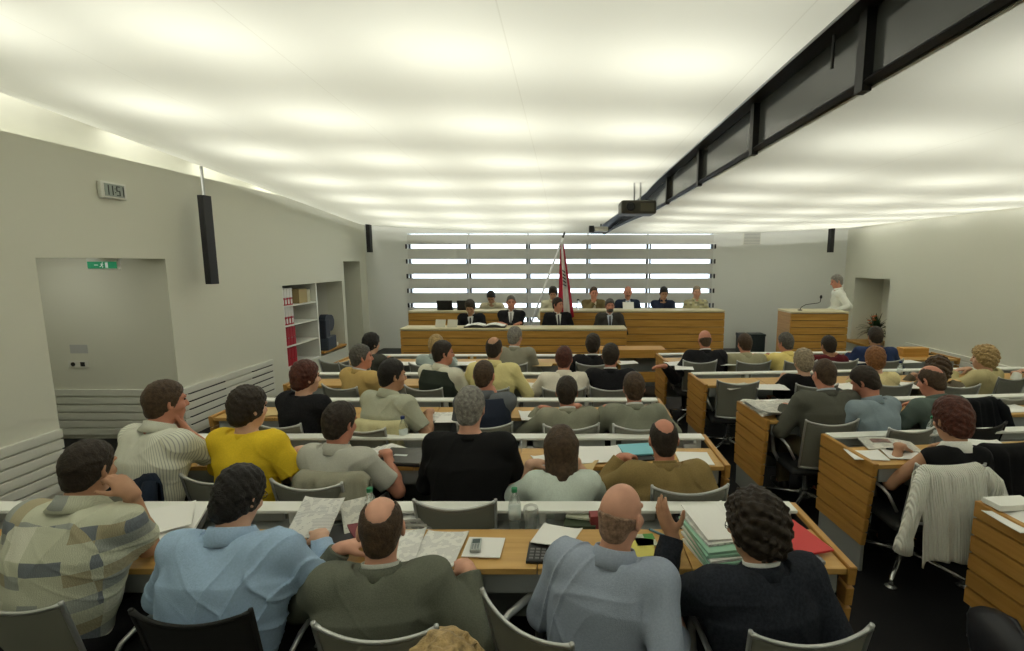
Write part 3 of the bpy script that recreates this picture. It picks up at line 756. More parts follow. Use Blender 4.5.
        link(S.mesh(hv, 'hair', hn_(.0012, 90)), 'hair', hm, root)
    elif hair == 'ring':
        S = scalp(.005); S.ell(hw(0, -.055, -.045), V3(.057, .047, .05)*hs, H, k=.02); hairline(S, .04, .02, .0, -.02, -.085)
        S.plane(hw(0, -.09, .030), unit(hzv+hyv*.22), .01)
        link(S.mesh(hv, 'hair', hn_(.0008, 90)), 'hair', hm, root)
    elif hair == 'thin':
        S = scalp(.007); S.ell(hw(0, -.055, -.045), V3(.058, .048, .05)*hs, H, k=.02); hairline(S, .03, .085, -.004, -.02, -.088)
        link(S.mesh(hv, 'hair', hn_(.0014, 90)), 'hair', hm, root)
    # ---- small face details
    if face:
        for sd in (-1, 1):
            MB().ball([float(q) for q in hw(sd*.031, .0805, .012)], (.011*hs, .007*hs, .0065*hs), Matrix(H.tolist()), 8).build('eye', M_EYE, root, smooth=True)
            MB().tube([hw(sd*.014, .091, .031), hw(sd*.03, .088, .036), hw(sd*.048, .073, .031)], .0042*hs, 6).build('eyebrow', hm, root, smooth=True)
        m_ = MB(); m_.tube([hw(-.024, .0865, -.066), hw(-.008, .0945, -.0645), hw(.008, .0945, -.0645), hw(.024, .0865, -.066)], .0042*hs, 6); m_.build('lips', mat('lips', (.38, .15, .12, 1), rough=.5), root, smooth=True)
    if beard is not None:
        S = Solid(); S.cap(hw(-.03, .092, -.048), hw(.03, .092, -.048), .010, .010, k=.01)
        if beard == 'full':
            S.ell(hw(0, .03, -.075), V3(.062, .072, .052)*hs, H, k=.01); S.plane(hw(0, .02, -.05), unit(hzv*.6-hyv*.9)); 
        link(S.mesh(hv, 'beard' if beard == 'full' else 'moustache', hn_(.001, 90)), 'beard' if beard == 'full' else 'moustache', hm, root)
    if glasses:
        gl = None
        m_ = MB()
        for sd in (-1, 1):
            m_.tube([hw(sd*.033+.020*math.cos(t), .098, .010+.015*math.sin(t)) for t in [2*PI*i/14 for i in range(14)]], .0018*hs, 5, closed=True)
            m_.tube([hw(sd*.053, .096, .014), hw(sd*.078, .05, .014), hw(sd*.083, -.01, .012)], .0018*hs, 5)
        m_.tube([hw(-.013, .098, .012), hw(0, .101, .015), hw(.013, .098, .012)], .0018*hs, 5)
        m_.build('glasses', M_GLASSF, root)
    # ---- trousers and shoes
    if legs:
        Q = Solid(); Q.cap(pel+V3(-.075, -.01, .0), pel+V3(.075, -.01, .0), .118*min(1.12, bulk), k=.03)
        for sd, hp_, kn, an in feet:
            Q.cap(hp_, kn, .092, .066, k=.03); Q.cap(kn, an+V3(0, 0, .0), .064, .052, k=.03, cut=True)
        link(Q.mesh(max(vox, .010), 'trousers', folds(.002, seed+3)), 'trousers', mat('trousers_%02x%02x%02x' % tuple(int(255*c) for c in trousers[:3]), trousers, rough=.9, spec=.1), root)
        for sd, hp_, kn, an in feet:
            Z = Solid(); Z.ell(an+V3(0, .06, -.047), V3(.046, .135, .04), None); Z.cap(an+V3(0, -.03, -.03), an+V3(0, -.02, .0), .042, .042, k=.03); Z.plane(V3(0, 0, .004), V3(0, 0, -1))
            link(Z.mesh(.012, 'shoe'), 'shoe', M_SHOE, root)
    return root
M_SHIRTW = cloth('shirt_white', (.74, .75, .74, 1))
# ================================================================== DESKS
H_SHELF, H_TOP, H_TRAY = .79, .77, .69
def desk(label, X, Y, phi, a, b, pitch=.66, ends=(True, True), seats_from=None):
    """a row of joined desks; local x runs along the row from a to b, y is away from the camera, the shelf's far edge is at y = 0"""
    d = thing('desk', label, 'desk', (X, Y, 0), phi, 'desk rows')
    aisle = b if abs(b) < abs(a) else a; sg = -1 if aisle == b else 1
    seams = [aisle+sg*pitch*k for k in range(0, int(abs(b-a)/pitch)+1)]
    far = a if aisle == b else b
    if abs(seams[-1]-far) > .25: seams.append(far)
    else: seams[-1] = far
    for p, q in zip(seams, seams[1:]):
        lo, hi = min(p, q)+.002, max(p, q)-.002
        m = MB(); m.box((lo, -.545, H_TOP-.028), (hi, -.24, H_TOP), .003); m.build('desktop', M_WOODX, d)
        m = MB(); m.box((lo+.06, -.030, H_TRAY+.004), (hi-.06, -.012, H_SHELF-.02), .002); m.build('back_panel', M_PANEL, d)
    lo, hi = min(a, b), max(a, b)
    m = MB(); m.box((lo+.01, -.245, H_TRAY-.02), (hi-.01, .0, H_TRAY), .003); m.build('cable_tray', M_GREY, d)
    m = MB(); m.box((lo, -.10, H_SHELF-.018), (hi, .0, H_SHELF), .004); m.build('shelf', M_WHITE, d)
    for p in seams[1:-1]+[aisle+sg*.03]:
        m = MB(); m.box((p-.018, -.055, H_TRAY), (p+.018, -.025, H_SHELF-.018), .003); m.build('shelf_post', M_WHITE, d)
    m = MB(); m.box((lo+.03, -.525, H_TOP-.125), (hi-.03, -.505, H_TOP-.028)); m.build('apron', M_GREY, d)
    m = MB(); m.box((lo+.03, -.06, .16), (hi-.03, -.045, H_TRAY-.02)); m.build('modesty_panel', M_GREY, d)
    for x in ([lo] if ends[0] else [])+([hi] if ends[1] else []):
        s_ = 1 if x == hi else -1
        e = MB(); n = 6; z0, z1 = .185, H_SHELF; co = MB()
        co.box((x-.002 if s_ > 0 else x-.003, -.48, z0+.01), (x+.003 if s_ > 0 else x+.002, -.008, z1-.03))
        hgt = (z1-z0)/n
        for k in range(n):
            za, zb = z0+hgt*k+.006, z0+hgt*(k+1)-.006
            fa, fb = -.56+.06*(1-(za-z0)/(z1-z0)), -.56+.06*(1-(zb-z0)/(z1-z0))
            x0, x1 = (x, x+.034) if s_ > 0 else (x-.034, x)
            e.prism([(fa, za), (.0, za), (.0, zb), (fb, zb)], x0, x1, 'X', .003)
        e.build('end_panel', M_WOODY, d); co.build('panel_core', M_DARK, d)
        m = MB(); xx = x+.01*s_; m.box((xx-.012, -.49, 0), (xx+.012, -.03, z0+.02), .003); m.build('foot', M_GREY, d)
    for p in seams[2:-1:2]:
        m = MB(); m.box((p-.02, -.40, 0), (p+.02, -.1, H_TRAY-.02), .004); m.build('leg', M_GREY, d)
    return d
def row_at(py, z=H_SHELF): return at_height(512, py, z).y
YR = [row_at(501), row_at(433.3), row_at(397.4), row_at(372), row_at(354)]
ENDS = [at_depth(p, q, y).x for (p, q), y in zip(((789, 501), (701, 433), (656, 399), (632, 372), (614, 354)), YR)]
ORD = ('nearest the camera', 'second from the camera', 'third from the camera', 'fourth from the camera', 'farthest from the camera')
for k in range(5): desk('beech desk row with white shelf, %s, left of the aisle' % ORD[k], ENDS[k], YR[k], 0, -(ENDS[k]+(3.25 if k == 0 else 2.95)), 0)
RD = []
for k, (px, py, ph, xe) in enumerate(((975, 499, 5, 4.9), (821, 432.5, 5, 5.1), (737, 400, 4.7, 5.35), (688, 372, 4.1, 5.55), (656, 353, 3, 5.2))):
    p = at_height(px, py, H_SHELF); RD.append((p.x+.03, p.y, R(ph)))
    desk('beech desk row with white shelf, %s, right of the aisle' % ORD[k], p.x+.03, p.y, R(ph), 0, (xe-p.x)/math.cos(R(ph)))
def row_y(k, px, side):
    """depth of the shelf's far edge of row k where column px crosses it"""
    if side == 'l': return YR[k]
    x0, y0, ph = RD[k]; y = y0
    for _ in range(6):
        x = at_depth(px, 400, y).x; y = y0+(x-x0)*math.tan(ph)
    return y

# ================================================================== CHAIRS
M_MESH = mat('chair_mesh', (.20, .20, .165), rough=.8, bump=.3, bscale=500)
M_MESHD = mat('chair_mesh_black', (.012, .012, .012), rough=.8)
M_SEAT = mat('seat_cloth', (.03, .03, .03), rough=.9)
def make_chair(mesh):
    t = thing('conference_chair', 'grey conference chair', 'chair', (0, 0, 0), 0, 'conference chairs')
    m = MB()
    def seat(u, v): return ((u-.5)*.46, -.22+.44*v, .402+.012*(2*u-1)**2-.02*max(0, v-.8)*5*(v-.8)*5)
    m.grid(seat, 8, 10, .035); m.build('seat', M_SEAT, t, smooth=True)
    def bk(u, v):
        q = (2*u-1)**2; wd = .385+.03*v
        return ((u-.5)*wd, -.225-.085*v-.045*(1-q)*(1-.3*v), .45+.405*v-.032*(1-q)*v*v)
    m = MB(); m.grid(bk, 12, 12, (0, .008, 0)); bo = m.build('backrest', mesh, t, smooth=True)
    m = MB(); m.tube([Vector(bk(i/14, 1.0)) for i in range(15)], [.011]+[.0072]*13+[.011], 8); m.build('top_rail', M_ALU, t, smooth=True)
    for u in (0, 1):
        m = MB(); m.tube([Vector(bk(u, v/8)) for v in range(9)]+[Vector(bk(u, 1.03))], .0085, 8); m.build('back_frame', M_ALU, t, smooth=True)
    m = MB(); m.tube([Vector(bk(i/14, 0)) for i in range(15)], .010, 8); m.build('bottom_rail', M_ALU, t, smooth=True)
    for sd in (-1, 1):
        m = MB(); x = sd*.262
        m.tube([(sd*.215, -.20, .50), (x, -.18, .60), (x, -.12, .618), (x, .0, .622), (x, .07, .612), (x, .09, .57), (x*.99, .06, .47), (sd*.22, .04, .39)], .013, 8, flat=(1.25, .8)); m.build('armrest', M_ALU, t, smooth=True)
    m = MB(); m.lathe([(.045, .37), (.045, .34), (.028, .33), (.028, .15), (.042, .14), (.042, .075), (0, .075)], seg=16); m.build('column', M_CHROME, t, smooth=True, angle=40)
    for k in range(4):
        a = PI/4+k*PI/2; c, s_ = math.cos(a), math.sin(a)
        m = MB(); m.tube([(c*.03, s_*.03, .115), (c*.18, s_*.18, .085), (c*.335, s_*.335, .05)], [.018, .015, .012], 8); lg = m.build('leg', M_CHROME, t, smooth=True)
        m = MB(); m.lathe([(.034, .0), (.036, .01), (.016, .02), (.011, .05), (0, .05)], (c*.325, s_*.325, 0), 14); m.build('glide', M_CHROME, lg, smooth=True, angle=40)
    return t
CH0 = make_chair(M_MESH); CH1 = None; used0 = [False]; DKD = {}
def chair(x, y, rz, label, z=0., dark=False):
    if not used0[0] and not dark: c = CH0; used0[0] = True
    else: c = copy_tree(CH0)
    c.location = (x, y, z); c.rotation_euler = (0, 0, rz); c['label'] = label
    if dark:
        for ch in c.children:
            if ch.name.split('.')[0] in ('backrest', 'top_rail', 'back_frame', 'bottom_rail'): ch.data = DKD.setdefault(ch.data.name, ch.data.copy()); ch.data.materials[0] = M_MESHD
    return c

# ================================================================== THE PEOPLE IN THE ROWS
J = lambda n, r, g, b, k=1.6: weave('suit_'+n, rgb(r, g, b, k*.88), rgb(r, g, b, k*1.08), 190)
S_ = lambda n, r, g, b, k=1.5: cloth('cloth_'+n, rgb(r, g, b, k))
BLACKJ = weave('suit_black', (.010, .010, .012, 1), (.018, .018, .021, 1))
NAVYJ = weave('suit_navy', (.014, .017, .024, 1), (.026, .030, .040, 1))
P1S = patchwork('shirt_patchwork', rgb(178, 180, 160, 1.35), [rgb(112, 118, 124, 1.3), rgb(158, 150, 124, 1.3), rgb(146, 150, 144, 1.3), rgb(196, 196, 180, 1.3)], (.075, .052))
DARKT, KHAKI, GREYT = (.02, .02, .022, 1), (.21, .18, .11, 1), (.06, .06, .06, 1)
OFF = .62
SEEN = set()
def row_person(k, side, label, head, chairlab=True, dy=0., cdy=.09, cyaw=None, dark=False, cdx=0., cpos=None, **kw):
    y = row_y(k, head[0], side)-OFF+dy
    kw['lean'] = max(5, kw.get('lean', 18)-9)
    if side == 'r': kw.setdefault('yaw', 0); kw['yaw'] += math.degrees(RD[k][2])
    p = person(label, head, y, **kw)
    ph = RD[k][2] if side == 'r' else 0
    if chairlab:
        cy = R(cyaw) if cyaw is not None else R(kw.get('yaw', 0))*.6
        who = label.split(',')[0].split(' with ')[0]
        if who in SEEN: who = label.replace(',', '')
        SEEN.add(who)
        lab = ('black chair' if dark else 'grey mesh chair')+' of the '+who
        cx_, cy_ = p.location.x+cdx, p.location.y+cdy
        if cpos: q = at_height(cpos[0], cpos[1], .835); cx_, cy_ = q.x-math.sin(cy)*.31, q.y+math.cos(cy)*.31
        chair(cx_, cy_, cy, ' '.join(lab.split()[:11]), dark=dark)
    return p
V = .0056
row_person(0, 'l', 'person in a patchwork-print cream shirt, right hand raised to the ear', (86, 440), dy=.10, top='shirt', col=P1S, hair='short', hc='dark', skin='tan', yaw=-4, hyaw=2, hpitch=10, lean=22, tilt=5, hs=.89, Rr=dict(at=at_depth(130, 492, 1.87), elbow=at_height(148, 547, .825), dir=(-.72, .05, .66), n=(-.6, .3, -.6), curl=.85, hsc=.88), L='wide', sleeve='short', vox=V, w=1.12, bulk=1.15, cdx=-.12, cdy=.12, cyaw=-8, cpos=(14, 604))
row_person(0, 'l', 'person in a light blue shirt with thick black hair, bent over the desk', (237, 466), dy=.03, hs=.90, top='shirt', col=S_('sky', 146, 170, 196, 1.25), hair='full', hc='black', glasses=True, yaw=0, hyaw=-12, hpitch=24, lean=27, L='wide', Rr='wide', vox=V, w=1.12, bulk=1.2, dark=True, fold=.006, skin='fair', cpos=(192, 617))
row_person(0, 'l', 'person in an olive-grey jacket with a bald crown and brown fringe', (380, 501), dy=-.02, top='jacket', col=J('olive', 92, 95, 84, 1.25), hair='bald_crown', hc='brown', skin='pink', yaw=6, hyaw=9, hpitch=14, lean=20, L='wide', Rr='side', vox=V, w=1.1, bulk=1.12, collar_col=S_('paleshirt', 170, 172, 165), cdx=-.02, cyaw=-2, cpos=(375, 632))
row_person(0, 'l', 'person in a pale blue-grey shirt, bald with cropped sides, turned to the neighbour', (622, 487), dy=-.04, top='shirt', col=S_('bluegrey', 140, 150, 166, 1.3), hair='ring', hc='stubble', skin='pink', yaw=-22, hyaw=-16, hpitch=8, lean=20, tilt=9, L='lap', Rr=dict(at=at_depth(681, 634, 1.72), dir=(-.2, .8, .05), n=(-1, 0, -.3), curl=.7, pole=(.15, -.9, -.6)), vox=V, w=1.08, bulk=1.1, fold=.006, cdx=-.12, cdy=-.04, cyaw=-38, cpos=(524, 622))
row_person(0, 'l', 'person in a dark navy suit with curly black hair, left hand lifted', (757, 492), dy=-.04, top='jacket', col=NAVYJ, hair='curly', hc='dark', skin='tan', glasses=True, yaw=14, hyaw=32, hpitch=12, lean=18, L=dict(at=at_depth(672, 534, 1.98), dir=(-.35, .25, .9), n=(.75, .55, .1), curl=.25, pole=(-.5, -.3, -1), spread=.35, thumb=1.3, hsc=1.0), Rr=dict(at=at_height(806, 578, .82), dir=(-.5, .85, -.1), n=(0, 0, -1), pole=(.35, -.4, -1)), vox=V, w=1.12, bulk=1.1, cyaw=4, cpos=(811, 636))
# somebody in the row behind, only the hair in view
person('person with tousled blond hair, glasses pushed up, cut off by the bottom edge', (443, 640), 1.02, top='sweater', col=S_('sand', 140, 120, 80), hair='curly', hc='blond', skin='fair', hpitch=10, lean=12, vox=.0075, hs=.92, L='lap', Rr='lap')
V = .0068
row_person(1, 'l', 'person in a white pin-striped short-sleeved shirt, hand at the chin', (164, 382), dy=-.02, top='shirt', col=stripes('shirt_stripes', rgb(196, 197, 182, 1.25), rgb(150, 152, 146, 1.25), 95, 0, .26), hair='short', hc='brown', skin='ruddy', yaw=-18, hyaw=-12, hpitch=6, lean=22, Rr=dict(kind='chin', pole=(.45, .6, -1.)), L='desk', sleeve='short', vox=V, bulk=1.12, w=1.1, face=True)
row_person(1, 'l', 'person in a yellow jacket with short dark brown hair', (247, 387), dy=.04, top='jacket', col=S_('yellow', 206, 176, 44, 1.3), collar=False, hair='full', hc='dark', yaw=-6, hyaw=-18, hpitch=8, lean=14, Rr='wide', L='desk', sleeve='short', vox=V, w=.98, face=True)
row_person(1, 'l', 'person in a pale grey short-sleeved shirt with dark hair, beside the yellow jacket', (339, 403), top='shirt', col=S_('palegrey', 168, 168, 158, 1.3), hair='short', hc='dark', skin='ruddy', yaw=-10, hyaw=-10, hpitch=12, lean=18, Rr='wide', L='wide', sleeve='short', vox=V)
row_person(1, 'l', 'person in a black sweater with thick grey hair, back to the camera', (470, 388), dy=-.04, top='sweater', col=S_('black', 26, 26, 27, 1.), collar=False, hair='short', hc='grey', skin='pink', yaw=0, hyaw=-6, hpitch=8, lean=18, Rr='desk', L='desk', vox=V, w=1.16, bulk=1.18, cdx=-.02, cpos=(455, 505))
row_person(1, 'l', 'person in a mint top with long straight brown hair', (561, 426), dy=-.18, top='top', col=S_('mint', 186, 196, 188, 1.3), collar=False, hair='bob', hc='brown', skin='fair', yaw=4, hyaw=0, hpitch=16, lean=24, Rr='desk', L='wide', sleeve='short', vox=V, w=.86, bulk=.88, hs=.96, cdx=.0, cdy=0.13, chairlab=False)
row_person(1, 'l', 'person in a tan-brown jacket, bald, right arm stretched over the aisle', (664, 421), dy=-.08, top='jacket', col=J('tanbrown', 122, 104, 66, 1.35), collar=True, collar_col=J('tanbrown2', 122, 104, 66, 1.35), hair='bald_crown', hc='dark', skin='ruddy', yaw=4, hyaw=-4, hpitch=14, lean=20, L='wide', Rr=dict(at=at_depth(772, 503, 2.5), dir=(.6, -.2, -.5), pole=(.3, -.4, -1), long=1.2), vox=V, w=1.1, bulk=1.1, cdx=.06, cpos=(690, 490))
V = .0082
row_person(2, 'l', 'person in a black jacket with short red-brown hair', (305, 361), top='jacket', col=BLACKJ, collar=False, hair='full', hc='auburn', yaw=-18, hyaw=-20, hpitch=6, lean=16, vox=V, w=.95, face=True)
row_person(2, 'l', 'person in a grey-green short-sleeved shirt with black hair', (392, 360), dy=-.03, top='shirt', col=S_('sage', 158, 160, 142, 1.3), hair='short', hc='black', skin='tan', yaw=-22, hyaw=-28, hpitch=8, lean=22, Rr='wide', L='desk', sleeve='short', vox=V, w=1.06, bulk=1.1, face=True)
row_person(2, 'l', 'person in a navy waistcoat, cheek resting on the right hand', (484, 361), top='shirt', col=S_('slate', 92, 96, 100, 1.3), vest=S_('navyvest', 42, 48, 62, 1.2), hair='thin', hc='brown', skin='ruddy', yaw=4, hyaw=-14, hpitch=8, lean=16, tilt=-3, Rr=dict(kind='cheek', pole=(1, .2, -.8)), L='desk', vox=V)
row_person(2, 'l', 'person in a light grey suit with neat dark hair', (567, 377), top='jacket', col=J('lightgrey', 128, 128, 112, 1.3), hair='short', hc='dark', skin='ruddy', yaw=6, hyaw=-10, hpitch=10, lean=20, Rr='desk', L='wide', vox=V, w=1.0)
row_person(2, 'l', 'person in a grey-green suit, aisle end of the third row', (634, 373), top='jacket', col=J('greygreen', 118, 120, 106, 1.3), hair='short', hc='brown', skin='ruddy', yaw=2, hyaw=2, hpitch=10, lean=20, L='wide', Rr='wide', vox=V, w=1.02)
V = .009
row_person(3, 'l', 'person in a tan jacket with grey hair, seen in profile', (361, 345), top='jacket', col=J('camel', 172, 146, 92, 1.3), hair='short', hc='darkgrey', skin='ruddy', yaw=-28, hyaw=-28, hpitch=2, lean=12, vox=V, face=True)
row_person(3, 'l', 'person in a dark green waistcoat over white sleeves', (443, 341), top='shirt', col=S_('offwhite', 190, 188, 172, 1.3), vest=S_('greenvest', 48, 54, 48, 1.2), hair='short', hc='dark', skin='ruddy', yaw=-26, hyaw=-36, hpitch=4, lean=18, vox=V, w=1.12, bulk=1.1, face=True)
row_person(3, 'l', 'person in a pale yellow shirt with a thinning crown', (494, 338), top='shirt', col=S_('paleyellow', 200, 190, 136, 1.3), hair='bald_crown', hc='dark', skin='tan', yaw=-4, hyaw=-4, hpitch=10, lean=18, Rr='wide', L='wide', vox=V, w=1.12, bulk=1.1)
row_person(3, 'l', 'person in a white shirt with red-brown hair and a flushed neck', (564, 347), top='shirt', col=S_('white', 206, 200, 186, 1.3), hair='short', hc='auburn', skin='ruddy', yaw=0, hyaw=-6, hpitch=12, lean=20, Rr='wide', L='wide', sleeve='short', vox=V, w=1.08, bulk=1.08)
row_person(3, 'l', 'person in a black jacket, aisle end of the fourth row', (611, 344), top='jacket', col=BLACKJ, hair='short', hc='dark', skin='ruddy', yaw=-4, hyaw=-14, hpitch=10, lean=16, vox=V, w=1.06)
row_person(4, 'l', 'person in a charcoal jacket with a dark bob, front row', (371, 333), top='jacket', col=J('charcoal', 62, 62, 56, 1.2), collar=False, hair='full', hc='black', yaw=-20, hyaw=-14, hpitch=10, lean=18, vox=V, w=.95)
row_person(4, 'l', 'person in a pale blue shirt with sandy hair, behind the green waistcoat', (436, 335), top='shirt', col=S_('paleblue', 150, 162, 160, 1.3), hair='short', hc='blond', skin='pink', yaw=-10, hyaw=-12, hpitch=12, lean=18, vox=V)
row_person(4, 'l', 'person in a grey suit with grey hair, front row', (515, 327), top='jacket', col=J('midgrey', 128, 126, 112, 1.3), hair='short', hc='grey', skin='pink', yaw=-8, hyaw=-18, hpitch=6, lean=12, vox=V, w=1.05)
row_person(4, 'l', 'person in a black suit with full dark hair, front row', (593, 334), top='jacket', col=BLACKJ, hair='full', hc='dark', skin='tan', yaw=-2, hyaw=-6, hpitch=10, lean=14, vox=V)
# right of the aisle
row_person(4, 'r', 'person in a black suit with a flushed bald head, left arm along the desk', (705, 331), top='jacket', col=BLACKJ, hair='ring', hc='brown', skin='ruddy', yaw=-2, hyaw=0, hpitch=10, lean=18, L=dict(at=at_height(664, 366, .82), dir=(-.8, .3, -.1), long=1.25), Rr='wide', vox=V, w=1.1, bulk=1.08, cpos=(700, 362))
row_person(4, 'r', 'person in a stone-coloured shirt with brown hair', (745, 334), top='shirt', col=S_('stone', 142, 138, 112, 1.3), hair='short', hc='brown', skin='ruddy', yaw=-2, hyaw=4, hpitch=12, lean=18, Rr='wide', L='wide', vox=V, w=1.1, bulk=1.1)
row_person(4, 'r', 'person in a light yellow shirt with grey hair', (786, 333), top='shirt', col=S_('butter', 208, 190, 118, 1.3), hair='short', hc='darkgrey', skin='ruddy', yaw=6, hyaw=10, hpitch=10, lean=20, vox=V, w=1.06)
row_person(4, 'r', 'person in a maroon sweater with dark pinned-up hair', (829, 336), top='sweater', col=S_('maroon', 82, 28, 34, 1.3), collar=False, hair='short', hc='dark', skin='tan', yaw=0, hyaw=0, hpitch=10, lean=16, Rr='wide', L='wide', vox=V)
row_person(4, 'r', 'person in a dark blue shirt in front of the plant niche', (876, 327), top='shirt', col=S_('deepblue', 40, 52, 84, 1.25), hair='short', hc='dark', skin='tan', yaw=-8, hyaw=-6, hpitch=10, lean=14, Rr='wide', L='wide', vox=V, w=1.1, bulk=1.06)
row_person(3, 'r', 'person in a black top with short ash-blond hair', (804, 349), top='top', col=S_('blacktop', 26, 25, 26, 1.), collar=False, hair='full', hc='ash', skin='fair', yaw=-4, hyaw=0, hpitch=12, lean=16, sleeve='short', vox=V, w=.95)
row_person(3, 'r', 'person in a cream top with copper hair', (876, 347), top='top', col=S_('cream', 196, 182, 136, 1.3), collar=False, hair='full', hc='rust', skin='fair', yaw=-6, hyaw=-4, hpitch=12, lean=16, sleeve='short', vox=V, w=.95)
row_person(3, 'r', 'person in a grey-brown top with bushy brown hair', (939, 356), dy=-.12, top='top', col=S_('taupe', 96, 88, 74, 1.3), collar=False, hair='curly', hc='brown', skin='fair', yaw=-8, hyaw=0, hpitch=14, lean=18, vox=V)
row_person(3, 'r', 'person in a beige jacket with wavy blond hair, facing sideways', (985, 345), dy=.12, top='jacket', col=J('beige', 168, 158, 118, 1.3), collar=False, hair='curly', hc='blond', skin='fair', yaw=20, hyaw=20, hpitch=6, lean=14, vox=V, L='wide', face=True, w=.98)
row_person(3, 'r', 'person in a white blouse, cut off by the right edge', (1050, 350), top='top', col=S_('blouse', 196, 196, 188, 1.3), collar=False, hair='bob', hc='brown', yaw=20, hyaw=20, lean=16, vox=V, L='wide')
V = .0082
row_person(2, 'r', 'person in a dark grey jacket and khaki trousers, by the newspaper', (825, 360), dy=.08, top='jacket', col=J('darkgrey', 80, 80, 72, 1.2), hair='thin', hc='brown', skin='ruddy', yaw=0, hyaw=2, hpitch=12, lean=20, vox=V, w=1.1, bulk=1.1, trousers=KHAKI, L='wide', collar_col=S_('shirtblue', 150, 160, 170), cdy=-.03, cdx=.06, cpos=(832, 423))
row_person(2, 'r', 'person in a blue-grey shirt with dark hair, head bowed', (866, 367), top='shirt', col=S_('steel', 120, 134, 142, 1.3), hair='short', hc='dark', skin='ruddy', yaw=14, hyaw=18, hpitch=34, lean=28, vox=V, w=1.06, L='wide', Rr='wide')
row_person(2, 'r', 'person in a grey-green shirt with a balding brown head', (932, 367), top='shirt', col=S_('seagreen', 82, 94, 88, 1.3), hair='bald_crown', hc='brown', skin='ruddy', yaw=8, hyaw=8, hpitch=20, lean=26, tilt=-4, vox=V, w=1.08, L='wide', Rr='desk', dark=True)
V = .0068
row_person(1, 'r', 'person in a sleeveless black top with a white collar and auburn hair', (954, 399), dy=-.02, top='top', col=S_('blackvest', 22, 22, 24, 1.), collar=True, collar_col=S_('collarwhite', 200, 200, 195), hair='full', hc='auburn', skin='tan', yaw=-4, hyaw=0, hpitch=16, lean=20, sleeve='none', vox=V, w=.95, L=dict(kind='wide', pole=(-.6, -.6, -1)), Rr='wide', hs=1.06, cdy=-.03, cpos=(950, 468))
# ------------------------------------------------------------------ on the dais, facing the room
V = .0085
G1 = S_('frontshirt', 170, 178, 190, 1.2)
def front_person(label, head, Y, z0=0., **kw):
    kw.setdefault('yaw', 180); kw.setdefault('lean', 8); kw.setdefault('face', True); kw.setdefault('vox', V)
    p = person(label, head, Y, z0=z0, **kw)
    chair(p.location.x, p.location.y-.02, PI, 'dais chair of the '+' '.join(label.split(',')[0].split()[:11]), z=z0, dark=True)
    return p
TIE = mat('dark_tie', (.02, .022, .03), rough=.5); TIE2 = mat('grey_tie', (.22, .22, .22), rough=.5)
YL, YU = 8.78, 9.86
front_person('person in a black suit reading at the lower bench', (470, 300), YL, top='jacket', col=BLACKJ, front=M_SHIRTW, tie=TIE, hair='full', hc='dark', skin='tan', hpitch=34, lean=16)
front_person('person in a black suit with a pocket square and thin grey hair', (511, 296), YL, top='jacket', col=BLACKJ, front=M_SHIRTW, tie=TIE2, hair='thin', hc='darkgrey', skin='ruddy', hpitch=6, hyaw=8, lean=4, L='fold', Rr='fold')
front_person('person in a black suit beside the flag, looking sideways', (558, 298), YL, top='jacket', col=BLACKJ, front=M_SHIRTW, tie=TIE, hair='short', hc='dark', skin='ruddy', hpitch=6, hyaw=42, lean=4, yaw=190)
front_person('person in a charcoal suit with a short beard', (610, 299), YL, top='jacket', col=J('charcoal2', 58, 56, 52, 1.2), front=G1, tie=TIE, hair='short', hc='darkgrey', skin='ruddy', hpitch=6, hyaw=4, lean=6, beard='full')
PZ = .10
front_person('person in a beige shirt bent over papers at the upper bench', (491, 291), YU, PZ, top='shirt', col=S_('khakishirt', 176, 168, 142, 1.3), hair='short', hc='black', skin='tan', hpitch=46, lean=22, L='wide', Rr='wide')
front_person('person in a cream shirt behind the flag', (553, 287), YU+.1, PZ, top='shirt', col=S_('ivory', 190, 186, 160, 1.3), hair='full', hc='dark', skin='tan', hpitch=30, lean=12)
front_person('person in an olive jacket with a hand at the mouth', (594, 287), YU, PZ, top='jacket', col=J('bronze', 104, 92, 62, 1.3), front=S_('shirtcream', 190, 184, 170), hair='thin', hc='brown', skin='ruddy', hpitch=10, hyaw=6, lean=12, L='in', Rr='chin')
front_person('person in a navy suit, bald with a moustache', (628, 287), YU, PZ, top='jacket', col=S_('navysuit', 40, 48, 66, 1.3), front=S_('shirtblue2', 160, 172, 188), tie=TIE, hair='ring', hc='brown', skin='ruddy', hpitch=12, lean=6, beard='moustache')
front_person('person in a navy shirt with black hair, looking down', (664, 285), YU, PZ, top='shirt', col=S_('navyshirt', 36, 42, 60, 1.3), hair='short', hc='black', skin='tan', hpitch=26, lean=14, L='in', Rr=dict(kind='chin'))
front_person('person in a sand-coloured patterned shirt at the end of the upper bench', (697, 285), YU, PZ, top='shirt', col=patchwork('sand_print', rgb(176, 170, 132, 1.3), [rgb(150, 150, 124, 1.3), rgb(190, 186, 160, 1.3), rgb(140, 136, 110, 1.3)], (.05, .04)), hair='thin', hc='ash', skin='pink', hpitch=6, hyaw=-4, lean=4)
person('person in a white shirt standing at the lectern', (837, 275), 9.15, top='shirt', col=S_('lecternwhite', 206, 208, 200, 1.3), hair='short', hc='grey', skin='ruddy', yaw=72, hyaw=6, hpitch=18, lean=6, standing=True, face=True, vox=.0085, L=dict(at=Vector((5.02, 8.95, 1.14)), dir=(0, 1, 0), n=(0, 0, -1)), Rr=dict(at=Vector((5.0, 9.15, 1.14)), dir=(0, 1, 0), n=(0, 0, -1)), trousers=GREYT)
